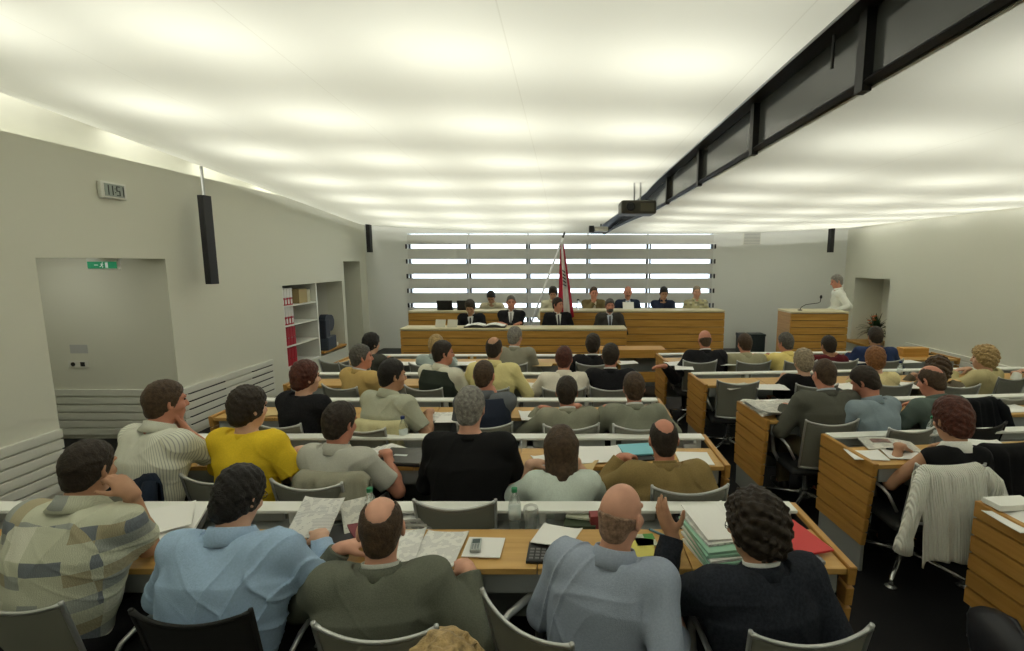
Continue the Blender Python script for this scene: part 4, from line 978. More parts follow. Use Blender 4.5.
# ================================================================== MORE CHAIRS WITHOUT A SITTER
def chair_at(px, py, rz, label, dark=False):
    q = at_height(px, py, .835); a = R(rz)
    return chair(q.x-math.sin(a)*.31, q.y+math.cos(a)*.31, a, label, dark=dark)
chair_at(738, 383, -4, 'empty grey mesh chair at the aisle end of the fourth row, right block')
chair_at(334, 362, -12, 'empty grey mesh chair below the niche with the dark device')
chair_at(1012, 398, 6, 'grey mesh chair under the dark coat')
# ================================================================== DAIS
def bench(label, px0, px1, pytop, Y, depth, zb, n, m_=None, side=False):
    a = at_depth(px0, pytop, Y); b = at_depth(px1, pytop, Y); zt = a.z
    r = thing('bench_desk', label, 'desk', ((a.x+b.x)/2, Y, zb)); w2 = (b.x-a.x)/2; h = zt-zb
    m = MB(); m.box((-w2+.02, .03, .0), (w2-.02, .055, h-.03)); m.build('front_backing', M_DARK, r)
    m = MB(); bh = (h-.04)/n
    for k in range(n): m.box((-w2, .0, bh*k+.006), (w2, .03, bh*(k+1)-.006), .004)
    m.build('front_boards', M_OAKX, r)
    m = MB(); m.box((-w2, -.01, h-.035), (w2, depth, h), .005); m.build('top', mat('pale_top', rgb(206, 196, 160), rough=.45), r)
    for x in (-w2, w2-.04):
        m = MB(); m.box((x, .03, 0), (x+.04, depth-.02, h-.035), .004); m.build('side_panel', M_WOODY, r)
    return r, zt, a.x, b.x
m = MB(); m.box((-4.2, 9.15, 0), (4.05, YF-.02, PZ), .004); structure(m.build('floor', mat('platform_floor', (.02, .02, .022), rough=.6)))
bl, ZL, xl0, xl1 = bench('long low wooden bench desk with board front, nearest the seats', 400, 627, 328.5, 8.15, .42, 0, 7)
bu, ZU, xu0, xu1 = bench('short upper wooden bench desk with two screens on it', 408, 521, 311, 9.25, .45, PZ, 7)
bu2, _, _, _ = bench('long upper wooden bench desk where five people sit', 540, 725, 310.5, 9.25, .45, PZ, 7)
# lectern
r, ZT, lx0, lx1 = bench('wooden board-fronted lectern with a gooseneck microphone', 791, 849, 311.5, 8.55, .55, 0, 9); r.name = 'lectern'; r['category'] = 'lectern'
p0, p1, p2, p3 = at_depth(800, 309, 8.75), at_depth(806, 304.5, 8.72), at_depth(819, 303, 8.7), at_depth(821, 298, 8.7)
mc = thing('microphone', 'thin black gooseneck microphone on the lectern', 'microphone', (p0.x, 8.75, ZT))
o_ = Vector((p0.x, 8.75, ZT))
m = MB(); m.lathe([(.04, 0), (.04, .012), (.012, .02), (0, .02)], seg=14); m.build('base', M_BLACK, mc, smooth=True, angle=40)
m = MB(); m.tube([Vector((0, 0, .01)), Vector((.02, 0, .06)), p1-o_, p2-o_+Vector((-.02, 0, 0)), p2-o_+Vector((.02, 0, .02)), p3-o_], .007, 8); m.build('gooseneck', M_BLACK, mc, smooth=True)
m = MB(); m.ball(p3-o_+Vector((0, 0, .02)), (.022, .022, .034)); m.build('capsule', M_BLACK, mc, smooth=True)
# low table in front of the dais, seen past the aisle
lt = thing('side_table', 'low wooden table with a grey open front, at the head of the aisle', 'table', (1.25, 7.25, 0))
m = MB(); m.box((-.72, 0, .60), (.30, .03, .73), .004); m.build('front_board', M_OAKX, lt)
m = MB(); m.box((-.72, 0, .22), (.30, .03, .38), .004); m.build('lower_board', M_OAKX, lt)
m = MB(); m.box((-.70, .25, .10), (.28, .27, .60)); m.build('back_panel', M_GREY, lt)
m = MB(); m.box((-.72, .03, .69), (.30, .42, .72), .004); m.build('table_top', M_OAKX, lt)
for x in (-.71, .26):
    m = MB(); m.box((x, .05, 0), (x+.03, .38, .69), .003); m.build('leg', M_GREY, lt)
# storage boxes by the front wall
for (px0, px1, py, lab) in ((740, 749, 334, 'small dark grey storage box by the front wall'), (751, 765, 334, 'larger dark green-grey storage box by the front wall, nearer the lectern')):
    a, b = at_depth(px0, py, 10.2), at_depth(px1, py, 10.2)
    r = thing('storage_box', lab, 'box', ((a.x+b.x)/2, 10.3, 0)); w2 = (b.x-a.x)/2; h = a.z
    mm_ = mat('box_green_grey', (.03, .042, .045), rough=.6)
    m = MB(); m.box((-w2, -.14, 0), (w2, .14, h-.05), .015); m.build('body', mm_, r)
    m = MB(); m.box((-w2-.008, -.15, h-.05), (w2+.008, .15, h), .012); m.build('lid', mm_, r)
# two screens on the short upper bench, a few things on the benches
for px, lab in ((445, 'open laptop with a dark lid on the upper bench, nearer the wall'), (465, 'open laptop with a dark lid on the upper bench, behind the reading person')):
    p = at_depth(px, 309, 9.42)
    r = thing('laptop', lab, 'laptop', (p.x, 9.42, ZU), R(4))
    m = MB(); m.box((-.15, .0, 0), (.15, .21, .018), .004); m.build('keyboard_base', M_BLACK, r)
    m = MB(); m.box((-.15, -.006, 0), (.15, .004, .20), .003, Matrix.Rotation(R(14), 4, 'X')); m.build('lid', M_BLACK, r)
p = at_depth(485, 327, 8.3)
r = thing('open_binder', 'open white binder with a dark cover on the low bench', 'binder', (p.x, 8.36, ZL))
m = MB(); m.box((-.36, -.13, 0), (.36, .14, .022), .006); m.build('cover', M_BLACK, r)
for s in (-1, 1):
    m = MB(); m.grid(lambda u, v: (s*(.01+.33*u), -.115+.24*v, .035+.028*math.sin(PI*min(1, u*1.15))), 8, 2, .014); m.build('page_block', M_PAPER, r)
for px in (440, 452):
    p = at_depth(px, 327, 8.3)
    m = MB(); m.box((-.09, 0, 0), (.09, .008, .14), 0, Matrix.Rotation(R(-18), 4, 'X')); o = m.build('paper_card', mat('clear_card', (.62, .60, .50), rough=.3), None)
    tag(place(o, (p.x, 8.3, ZL), R(-8)), 'pale card leaning on the low bench, '+('nearer the wall' if px < 445 else 'beside the open binder'), 'card')
p = at_depth(628, 303, 9.6)
m = MB(); m.box((-.11, 0, 0), (.11, .003, .15), 0, Matrix.Rotation(R(-25), 4, 'X')); o = m.build('paper_sheet', M_PAPER); tag(place(o, (p.x, 9.52, ZU+.01)), 'white sheet of paper held up before the bald navy-suited person', 'paper')
for px, lab in ((578, 'small water carafe on the long upper bench'),):
    p = at_depth(px, 308, 9.5); r = thing('carafe', lab, 'carafe', (p.x, 9.5, ZU))
    m = MB(); m.lathe([(.04, 0), (.045, .05), (.03, .13), (.022, .17), (.03, .19)], seg=14); m.build('glass_body', mat('clear_glass', (.9, .93, .93), rough=.05, trans=.9, alpha=.45), r, smooth=True)
    m = MB(); m.lathe([(.024, .185), (.026, .21), (0, .215)], seg=12); m.build('stopper', M_BLACK, r, smooth=True)
# flag
ft, fb = at_depth(563, 237, 9.0), at_depth(514, 370, 9.0); fb.z = 0.02
fr = thing('flag', 'red and white flag on a leaning white pole before the window', 'flag', (fb.x, 9.0, 0))
d_ = ft-Vector((fb.x, 9.0, 0)); bdir = d_.normalized()
m = MB(); m.tube([Vector((0, 0, .02)), d_], .018, 10); m.build('pole', mat('pole_white', (.75, .76, .78), rough=.35), fr, smooth=True)
m = MB(); m.lathe([(.016, 0), (.024, .02), (.012, .05), (.022, .08), (0, .13)], seg=12, M=Matrix.Translation(d_-bdir*.02)@bdir.to_track_quat('Z', 'Y').to_matrix().to_4x4()); m.build('finial', M_BLACK, fr, smooth=True)
m = MB(); m.lathe([(.20, 0), (.20, .03), (.05, .05), (.03, .12), (0, .12)], seg=20); m.build('stand', M_BLACK, fr, smooth=True, angle=40)
def flag_m():
    m_ = mat('flag_cloth', (.7, .7, .68), rough=.8); nt = m_.node_tree; b = nt.nodes['Principled BSDF']
    uv = nt.nodes.new('ShaderNodeAttribute'); uv.attribute_name = 'band'; r_ = nt.nodes.new('ShaderNodeValToRGB'); r_.color_ramp.interpolation = 'CONSTANT'
    e = r_.color_ramp.elements; red = (.42, .012, .035, 1); e[0].position = 0; e[0].color = red; e[1].position = .36; e[1].color = (.74, .73, .70, 1); q = e.new(.80); q.color = red
    nt.links.new(uv.outputs['Fac'], r_.inputs[0]); nt.links.new(r_.outputs[0], b.inputs['Base Color']); return m_
top0 = d_-bdir*.12; L_ = 1.42
def fl(u, v):
    wd = .05+.20*v; x = top0.x+.02+(u-.42)*wd*1.25+.05*v; z = top0.z-L_*v*(1-.10*abs(u-.5))-.02*math.sin(9*u)
    return (x, .035*math.sin(u*3.2*PI+1.5*v)*(.4+v)-.02, z)
m = MB(); m.grid(fl, 30, 24, (0, .004, 0)); fo = m.build('flag_cloth', flag_m(), fr, smooth=True)
at_ = fo.data.attributes.new('band', 'FLOAT', 'POINT')
vals = [((i//25) % 31)/30 for i in range(len(fo.data.vertices))]
vals = [min(1, max(0, q+(.35*(.45-(k % 25)/24) if (k % 25)/24 < .45 else 0)*1.0)) for k, q in enumerate(vals)]
at_.data.foreach_set('value', vals)
m = MB()
for k in range(5):
    v0 = .36+.045*k; q0, q1 = Vector(fl(.40, v0)), Vector(fl(.66, v0+.03)); m.tube([q0+Vector((0, -.012, 0)), (q0+q1)/2+Vector((0, -.022, 0)), q1+Vector((0, -.012, 0))], .011, 6)
m.build('crest', M_BLACK, fo, smooth=True)
# ================================================================== ON THE WALLS AND CEILING
def wall_speaker(label, x, y, z0, z1, w, d, rz, rod=None):
    r = thing('wall_speaker', label, 'speaker', (x, y, z0), rz)
    m = MB(); m.box((-w/2, -d/2, 0), (w/2, d/2, z1-z0), .006); m.build('cabinet', M_BLACK, r)
    m = MB(); m.box((-w/2+.008, -d/2-.004, .02), (w/2-.008, -d/2+.002, (z1-z0)*.47), .002); m.box((-w/2+.008, -d/2-.004, (z1-z0)*.50), (w/2-.008, -d/2+.002, z1-z0-.02), .002); m.build('grille', mat('grille_black', (.02, .02, .02), rough=.8, bump=.5, bscale=400), r)
    if rod:
        m = MB(); m.tube([Vector((rod[0], d/2+.03, .12)), Vector((rod[0], d/2+.03, z1-z0+rod[1]))], .016, 8); m.tube([(rod[0], d/2+.03, .14), (0, d/2-.02, .10)], .012, 6); m.tube([(rod[0], d/2+.03, z1-z0-.1), (0, d/2-.02, z1-z0-.1)], .012, 6); m.build('bracket', M_ALU, r, smooth=True)
    return r
wall_speaker('tall slim black wall speaker hung on a rod by the left wall', -4.26, 5.80, 1.80, 2.84, .075, .12, R(-8), (-.09, .35))
wall_speaker('short black wall speaker at the far end of the left wall', -4.18, 10.35, 2.27, 2.87, .085, .11, R(-4), (0, .1))
wall_speaker('short black wall speaker on the right wall above the lectern', 5.66, 10.4, 2.27, 2.84, .085, .11, R(4), (0, .1))
# wall clock with liquid-crystal digits
ck = thing('wall_clock', 'small white digital wall clock above the doorway', 'clock', (XL, 4.87, 2.76))
m = MB(); m.box((0, -.135, -.08), (.045, .135, .08), .012); m.build('case', M_WSLAT, ck)
m = MB(); m.box((.045, -.105, -.06), (.048, .105, .06)); m.build('display', mat('lcd', (.30, .34, .30), rough=.3), ck)
SEG = {'1': 'bc', '5': 'afgcd', '7': 'abc', '0': 'abcdef', '3': 'abgcd', '2': 'abged', '4': 'fgbc'}
m = MB()
def digit(ch, y0, w_=.030, h_=.042):
    for s_ in SEG[ch]:
        a0 = {'a': (0, h_, 1, h_), 'b': (1, 0, 1, h_), 'c': (1, -h_, 1, 0), 'd': (0, -h_, 1, -h_), 'e': (0, -h_, 0, 0), 'f': (0, 0, 0, h_), 'g': (0, 0, 1, 0)}[s_]
        ya, yb = y0+a0[0]*w_, y0+a0[2]*w_; m.box((.048, min(ya, yb)-.004, min(a0[1], a0[3])-.004), (.0505, max(ya, yb)+.004, max(a0[1], a0[3])+.004))
for ch, y0 in zip('1151', (-.096, -.052, .022, .062)): digit(ch, y0)
for z in (-.018, .018): m.box((.048, .001, z-.004), (.0505, .009, z+.004))
m.build('digits', M_BLACK, ck)
# exit sign under the doorway head
ex = thing('exit_sign', 'green emergency exit sign hanging in the doorway', 'sign', (-4.78, 5.0, 1.985))
m = MB(); m.box((-.16, -.015, 0), (.16, .025, .115), .005); m.build('housing', M_WHITE, ex)
m = MB(); m.box((-.15, -.018, .012), (.15, -.014, .082)); m.build('sign_face', mat('exit_green', (.02, .24, .11), rough=.4, emit=(.02, .30, .13), estr=.35), ex)
m = MB()
mw = mat('exit_white', (.8, .85, .8), rough=.4, emit=(.8, .9, .82), estr=.25)
m.ball((.008, -.019, .070), (.006, .002, .006), seg=8); m.tube([(.004, -.019, .062), (-.002, -.019, .045)], .005, 6); m.tube([(-.002, -.019, .045), (.010, -.019, .034), (.006, -.019, .020)], .0035, 6); m.tube([(-.002, -.019, .045), (-.012, -.019, .032), (-.022, -.019, .030)], .0035, 6); m.tube([(.004, -.019, .060), (.016, -.019, .052)], .003, 6); m.tube([(.002, -.019, .060), (-.012, -.019, .056)], .003, 6)
m.box((.035, -.020, .020), (.062, -.018, .074)); m.tube([(-.075, -.019, .047), (-.04, -.019, .047)], .004, 6)
m.build('running_figure', mw, ex)
m = MB(); m.tube([(-.12, .005, .115), (-.12, .005, .36)], .006, 6); m.tube([(.12, .005, .115), (.12, .005, .36)], .006, 6); m.build('hanger', M_ALU, ex)
# sockets and a notice in the corridor
sx = at_depth(79, 364, DW[1])
so = thing('wall_socket', 'twin wall socket plate in the doorway recess', 'socket', (sx.x, DW[1], sx.z))
m = MB(); m.box((-.115, -.012, -.04), (.115, 0, .04), .004); m.build('plate', M_WSLAT, so)
m = MB(); m.lathe([(.024, 0), (.024, .006), (0, .006)], seg=16, M=Matrix.Translation((-.055, -.011, 0))@Matrix.Rotation(PI/2, 4, 'X')); m.build('round_outlet', M_BLACK, so)
m = MB(); m.box((.03, -.015, -.025), (.08, -.011, .025)); m.build('square_outlet', M_BLACK, so)
nx = at_depth(79, 349, DW[1])
m = MB(); m.box((-.10, -.004, -.05), (.10, 0, .05)); o = m.build('wall_notice', print_mat('notice', (.50, .51, .50, 1), (.22, .24, .36, 1), .55, 60)); tag(place(o, (nx.x, DW[1], nx.z)), 'small faint notice above the wall sockets', 'notice')
# air grille on the front wall
gv = thing('air_vent', 'square air vent on the front wall beneath the ceiling', 'vent', (at_depth(752, 238, YF).x, YF, at_depth(752, 238, YF).z))
m = MB(); m.box((-.20, -.012, -.14), (.20, 0, .14), .004); m.build('frame', M_WSLAT, gv)
m = MB()
for k in range(8): m.box((-.18, -.018, -.125+.032*k), (.18, -.010, -.125+.032*k+.018))
m.build('slats', mat('vent_grey', (.42, .43, .41), rough=.6), gv)
# projector hung in the slot, a small device further on
pp = at_depth(637, 208, 6.4)
pj = thing('projector', 'dark brown video projector hung in the ceiling slot', 'projector', (pp.x, 6.4, pp.z-.09))
m = MB(); m.box((-.225, -.18, 0), (.225, .20, .17), .03); m.build('body', mat('projector_brown', (.055, .050, .035), rough=.45), pj)
m = MB(); m.lathe([(.055, 0), (.055, .03), (.04, .035), (.04, .02), (0, .02)], seg=18, M=Matrix.Translation((-.11, -.18, .085))@Matrix.Rotation(PI/2, 4, 'X')); m.build('lens', M_BLACK, pj, smooth=True, angle=40)
m = MB(); m.box((.02, -.185, .03), (.19, -.178, .13), .003); m.build('vent_panel', mat('projector_olive', (.11, .105, .07), rough=.6), pj)
m = MB()
for x in (-.04, .04): m.tube([(x, .0, .16), (x, .0, .62)], .012, 8)
m.box((-.08, -.05, .165), (.08, .05, .18)); m.build('ceiling_bracket', M_CHROME, pj)
pp = at_depth(601, 229, 9.7)
pj = thing('ceiling_camera', 'small pale boxy camera at the far end of the ceiling slot', 'camera', (pp.x, 9.7, pp.z-.05))
m = MB(); m.box((-.13, -.12, 0), (.13, .12, .09), .01); m.build('body', M_WSLAT, pj)
m = MB(); m.box((-.24, -.10, -.02), (-.14, .10, .11), .01); m.build('side_unit', M_BLACK, pj)
m = MB(); m.tube([(0, 0, .09), (0, 0, .30)], .015, 8); m.build('ceiling_bracket', M_BLACK, pj)
# cables and small fittings in the slot
m = MB(); pq = at_depth(831, 52, 2.3); m.tube([(1.19, 2.28, CAM_Z+1.0), (1.19, 2.28, CAM_Z+.86)], .008, 6); o = m.build('hanging_cable', M_BLACK); tag(o, 'short black cable hanging in the ceiling slot', 'cable')
# ================================================================== THE BOOK NICHE
BR = mat('binder_red', (.40, .012, .022), rough=.5); BW = mat('binder_white', (.70, .68, .64), rough=.5); BK = mat('binder_black', (.02, .02, .022), rough=.5)
def binder(label, x, y, z, h, t, main, low=None, lab=None, group=None, d=.26):
    r = thing('binder', label, 'binder', (x, y, z), 0, group)
    if low is None:
        m = MB(); m.box((-d, -t/2, 0), (0, t/2, h), .004); m.build('cover', main, r)
    else:
        m = MB(); m.box((-d, -t/2, h*.45), (0, t/2, h), .004); m.build('cover', main, r)
        m = MB(); m.box((-d, -t/2, 0), (0, t/2, h*.45), .004); m.build('lower_cover', low, r)
    if lab:
        m = MB(); m.box((0, -t*.32, h*.08), (.002, t*.32, h*.34)); m.build('spine_label', lab, r)
    m = MB(); m.lathe([(.012, 0), (.012, .003), (.008, .003), (.008, 0)], seg=12, M=Matrix.Translation((0, 0, h*.42 if low is None else h*.40))@Matrix.Rotation(PI/2, 4, 'Y')); m.build('finger_ring', M_CHROME, r)
    return r
NZ = NI[4]
PLACEW = ('nearest the seats', 'second from the seats', 'third from the seats', 'farthest from the seats')
xb = XL-.33
for k, z in enumerate((.02, .36)):
    for i in range(4):
        binder('plain red binder on the %s shelf of the wall bookcase, %s' % (('bottom', 'second')[k], PLACEW[i]), XL-.05, 7.70+.085*i, NZ+z+.001, .30, .078, BR, group='red binders')
for k, z in enumerate((.70, 1.02)):
    for i in range(4):
        binder('white binder with a red foot on the %s shelf, %s' % (('third', 'top')[k], PLACEW[i]), XL-.05, 7.70+.08*i, NZ+z+.001, .30 if k == 0 else .28, .072, BW, BR, BW, group='white and red binders')
o = MB().box((-.22, -.13, 0), (0, .13, .24), .004).build('document_box', mat('box_tan', (.42, .33, .16), rough=.7)); tag(place(o, (XL-.08, 8.36, NZ+1.02)), 'tan document box at the end of the top shelf', 'box')
o = MB().box((-.2, -.05, 0), (0, .05, .22), .004).build('file_folder', mat('folder_pale', (.62, .60, .46), rough=.7)); tag(place(o, (XL-.10, 8.58, NZ+1.02)), 'thin pale file folder beside the tan document box', 'folder')
dv = thing('sill_device', 'bulky blue-black machine with two round lobes on the niche sill', 'machine', (XL-.12, 9.05, NZ+.08), R(6)); dv.scale = (1.15, 1.2, 1.12)  # unidentified dark device; its parts are only approximate shapes
MD = mat('machine_blue_black', (.022, .028, .042), rough=.4)
m = MB(); m.box((-.18, -.19, 0), (.14, .17, .22), .02); m.build('base_unit', mat('machine_slate', (.05, .065, .085), rough=.45), dv)
m = MB(); m.box((-.16, -.20, .20), (.12, -.02, .52), .02); m.build('upper_unit', MD, dv)
for y, z, rr in ((.05, .44, .14), (-.08, .50, .10)):
    m = MB(); m.lathe([(rr*.3, -.05), (rr, -.05), (rr, .05), (rr*.3, .05)], seg=24, M=Matrix.Translation((.06, y, z))@Matrix.Rotation(PI/2, 4, 'Y')); m.build('drum', MD, dv, smooth=True, angle=40)
o = MB().box((-.08, -.11, 0), (.08, .11, .06), .004).build('card_box', M_WSLAT); tag(place(o, (XL-.12, 9.38, NZ+.08), R(12)), 'small white box beside the blue-black machine', 'box')
# ================================================================== PLANT
pl = thing('potted_plant', 'leafy dark green plant with orange blossoms in the right wall niche', 'plant', (XR+.12, 9.85, RN[3]+.03))
m = MB(); m.lathe([(.10, 0), (.13, .20), (.14, .22), (.12, .22), (.115, .19), (0, .19)], seg=20); m.build('pot', mat('pot_brown', (.16, .09, .05), rough=.6), pl, smooth=True, angle=40)
rnd = random.Random(5)
m = MB()
for k in range(90):
    a = rnd.uniform(0, 2*PI); e = rnd.uniform(.2, 1.5); L_ = rnd.uniform(.32, .70); wdt = rnd.uniform(.025, .05)
    dx, dy = math.cos(a)*.6, math.sin(a)*.72
    def leaf(u, v, a=a, e=e, L_=L_, wdt=wdt, dx=dx, dy=dy):
        s = u*L_; hgt = .22+s*math.sin(e)-.55*u*u*L_*(1.1-.5*math.sin(e)); w_ = wdt*math.sin(PI*min(1, u*.92+.08))*(v-.5)*2
        return (min(.16, max(-.30, dx*s*math.cos(e)*1.0-dy*w_)), dy*s*math.cos(e)+dx*w_, hgt+.012*abs(v-.5))
    m.grid(leaf, 6, 2)
m.build('foliage', mat('leaf_green', (.022, .055, .018), rough=.45, vary=.4, vscale=12), pl, smooth=True)
m = MB()
for k in range(8):
    a = rnd.uniform(0, 2*PI); r_ = rnd.uniform(.05, .22); c_ = (-abs(r_*math.cos(a))*.8, r_*math.sin(a), rnd.uniform(.35, .62))
    for j in range(5): m.ball((c_[0]+.02*math.cos(j*1.25), c_[1]+.02*math.sin(j*1.25), c_[2]), (.020, .020, .010), seg=7)
m.build('blossoms', mat('blossom_orange', (.55, .17, .06), rough=.6), pl, smooth=True)
# ================================================================== THINGS ON THE DESKS
M_NEWS = print_mat('newsprint', (.62, .61, .55, 1), (.34, .34, .33, 1), .52, 130)
M_GLS = mat('drinking_glass', (.88, .93, .93), rough=.03, trans=.9, alpha=.35)
M_PET = mat('bottle_plastic', (.82, .92, .88), rough=.05, trans=.85, alpha=.42)
M_CAPG = mat('cap_green', (.02, .22, .09), rough=.4); M_CAPB = mat('cap_blue', (.02, .04, .16), rough=.4); M_LABEL = mat('bottle_label', (.62, .68, .66), rough=.5)
ZD = H_TOP
def sheet(name, label, cat_, px, py, w, d, rz=0, m_=None, t=.004, z=ZD, lift=0., rx=0., ry=0., group=None, wave=.004, seed=0):
    """a sheet or flat pad lying on the desk: slightly wavy, corners a little raised"""
    p = at_height(px, py, z); m = MB()
    m.grid(lambda u, v: ((u-.5)*w, (v-.5)*d, t+wave*(math.sin(3.1*u+seed)*math.cos(2.3*v+1.7*seed)+1)+wave*3*((2*u-1)**4)*abs(math.sin(seed+1.3))*(v)), 10, 10, t)
    o = m.build(name, m_ or M_PAPER, None, smooth=False)
    place(o, (p.x, p.y, z+.001+lift), R(rz), R(rx), R(ry)); return tag(o, label, cat_, group)
def slab(name, label, cat_, px, py, w, d, h, rz=0, m_=None, z=ZD, lift=0., bevel=.003, rx=0., ry=0., group=None):
    p = at_height(px, py, z); o = MB().box((-w/2, -d/2, 0), (w/2, d/2, h), bevel).build(name, m_ or M_PAPER)
    place(o, (p.x, p.y, z+.001+lift), R(rz), R(rx), R(ry)); return tag(o, label, cat_, group)
def bottle(label, px, py, cap_, z=H_TRAY, h=.235, r=.032):
    p = at_height(px, py, z); b = thing('water_bottle', label, 'bottle', (p.x, p.y, z+.001), 0, 'water bottles')
    k = h/.235
    m = MB(); m.lathe([(r*.8, 0), (r, .008), (r, .06*k), (r*.93, .066*k), (r, .072*k), (r, .145*k), (r*.85, .172*k), (.0135, .205*k), (.0130, .222*k)], seg=20); m.build('bottle_body', M_PET, b, smooth=True)
    m = MB(); m.lathe([(.0155, .218*k), (.0155, .237*k), (.013, .239*k), (0, .239*k)], seg=16); m.build('cap', cap_, b, smooth=True, angle=40)
    m = MB(); m.lathe([(r*1.01, .078*k), (r*1.01, .138*k)], seg=20); m.build('label_band', M_LABEL, b, smooth=True)
    return b
def glass(label, px, py, z=H_TRAY):
    p = at_height(px, py, z); g = thing('drinking_glass', label, 'glass', (p.x, p.y, z+.001))
    m = MB(); m.lathe([(.026, 0), (.028, .01), (.030, .06), (.040, .13), (.036, .15), (.034, .148), (.037, .128), (.027, .06), (.024, .014), (0, .012)], seg=24); m.build('bowl', M_GLS, g, smooth=True)
    m = MB(); m.lathe([(.031, 0), (.031, .006), (0, .006)], seg=20); m.build('foot', M_GLS, g, smooth=True)
    return g
DKB = mat('folder_dark', (.022, .022, .024), rough=.5); RED = mat('folder_red', (.55, .035, .035), rough=.55); CYAN = mat('folder_cyan', (.20, .52, .60), rough=.5); YEL = mat('booklet_yellow', (.62, .56, .12), rough=.6); MINT = mat('folder_mint', (.32, .56, .42), rough=.6); LIME = mat('paper_lime', (.06, .48, .06), rough=.6)
COLOR = patchwork('magazine_cover', (.55, .58, .45, 1), [(.12, .32, .10, 1), (.6, .55, .1, 1), (.35, .2, .4, 1), (.2, .35, .3, 1)], (.05, .05))
# --- first row
slab('folder', 'thick black folder under the white papers beside the patchwork shirt', 'folder', 172, 534, .25, .33, .022, 28, DKB)
slab('paper_stack', 'stack of loose white papers on a black folder beside the patchwork shirt', 'papers', 172, 531, .23, .31, .016, 24, M_PAPER, lift=.024)
sheet('paper_sheet', 'top white sheet slid askew on the papers beside the patchwork shirt', 'paper', 168, 528, .21, .297, 34, M_PAPER, lift=.042, wave=.006, seed=2)
slab('folder', 'black folder lying flat under the propped letters', 'folder', 342, 538, .30, .20, .016, 12, DKB)
sheet('letter', 'white printed letter propped against the shelf, beside the blue shirt', 'letter', 318, 533, .21, .20, -6, M_PRINT, lift=.075, rx=32, wave=.006, seed=1)
slab('magazine', 'grey printed magazine leaning behind the propped letter', 'magazine', 358, 524, .14, .22, .010, 30, M_NEWS, lift=.04, rx=20)
slab('booklet', 'dark red booklet between the black folder and the magazine', 'booklet', 362, 528, .13, .20, .012, 40, mat('booklet_maroon', (.16, .02, .03), rough=.5), lift=.02, rx=8)
for k in range(5):
    slab('newspaper', 'folded newspaper in the pile behind the bald crown, %s' % ('lowest', 'second from below', 'in the middle', 'second from the top', 'topmost')[k], 'newspaper', 419-1.2*k, 523, .20+.008*k, .15, .011, -3+3*k, M_NEWS if k % 2 else M_PRINT, z=H_TRAY, lift=.014*k, rx=3, bevel=.002, group='newspapers behind the bald crown')
sheet('paper_sheet', 'printed white sheet in the middle of the desk, under the next one', 'paper', 440, 549, .20, .26, -4, M_PRINT, wave=.003, seed=1)
sheet('paper_sheet', 'printed white sheet beside the olive-grey jacket', 'paper', 404, 549, .15, .27, 5, M_PRINT, lift=.006, wave=.004, seed=3)
sheet('paper_sheet', 'plain white sheet under the mobile phone', 'paper', 484, 549, .17, .15, -2, M_PAPER, lift=.004, wave=.002, seed=5)
ph = thing('mobile_phone', 'small silver mobile phone lying on a white sheet', 'phone', tuple(at_height(476, 546, ZD+.02)), R(4))
ph.location.z = ZD+.016
m = MB(); m.box((-.023, -.046, 0), (.023, .046, .016), .006); m.build('case', mat('phone_silver', (.42, .46, .45), rough=.35, metal=.4), ph)
m = MB(); m.box((-.017, .004, .016), (.017, .036, .0168)); m.build('screen', mat('phone_screen', (.10, .13, .13), rough=.15), ph)
m = MB()
for i in range(3):
    for j in range(4): m.box((-.016+.012*i, -.038+.010*j, .016), (-.008+.012*i, -.032+.010*j, .0172))
m.build('keypad', mat('phone_keys', (.2, .22, .22), rough=.5), ph)
bottle('water bottle with a green cap behind the bald crown', 372, 532, M_CAPG)
bottle('water bottle with a green cap beside the empty drinking glass', 515, 532, M_CAPG)
glass('empty flared drinking glass beside the green-capped bottle', 531, 535)
sheet('paper_sheet', 'white sheet lying over the black pocket calculator', 'paper', 557, 543, .20, .15, -24, M_PAPER, lift=.03, ry=-7, wave=.004, seed=4)
cal = thing('pocket_calculator', 'black pocket calculator under a white sheet', 'calculator', tuple(at_height(541, 554, ZD)), R(-2)); cal.location.z = ZD+.001
m = MB(); m.box((-.06, -.075, 0), (.06, .075, .014), .004); m.build('case', M_BLACK, cal)
m = MB()
for i in range(4):
    for j in range(4): m.box((-.048+.026*i, -.062+.022*j, .014), (-.030+.026*i, -.048+.022*j, .017), .001)
m.build('keys', mat('calc_keys', (.12, .12, .12), rough=.4), cal)
slab('box', 'dark green box under the colourful magazine', 'box', 580, 530, .16, .12, .055, -3, mat('box_green_dark', (.035, .05, .025), rough=.6), z=H_TRAY)
slab('magazine', 'colourful magazine lying on the dark green box', 'magazine', 584, 524, .17, .14, .012, -12, COLOR, z=H_TRAY, lift=.060)
slab('drink_carton', 'dark red carton half hidden by the bald head', 'carton', 595, 532, .055, .06, .10, 8, mat('carton_red', (.25, .05, .05), rough=.5), z=H_TRAY)
slab('booklet', 'yellow booklet beside the bald head', 'booklet', 642, 549, .11, .16, .006, -10, YEL)
slab('booklet', 'striped booklet under the yellow booklet', 'booklet', 645, 541, .10, .10, .006, 6, COLOR)
pn = at_height(662, 536, ZD); o = MB().tube([(-.07, 0, 0), (.06, 0, 0), (.07, 0, 0)], [.006, .006, .002], 8).build('pen', mat('pen_blue', (.10, .2, .26), rough=.3)); tag(place(o, (pn.x, pn.y, ZD+.007), R(-42)), 'blue-grey pen under the lifted hand', 'pen')
slab('bag', 'small black pouch behind the lifted hand', 'pouch', 688, 527, .16, .10, .07, 8, DKB, z=H_TRAY, bevel=.025)
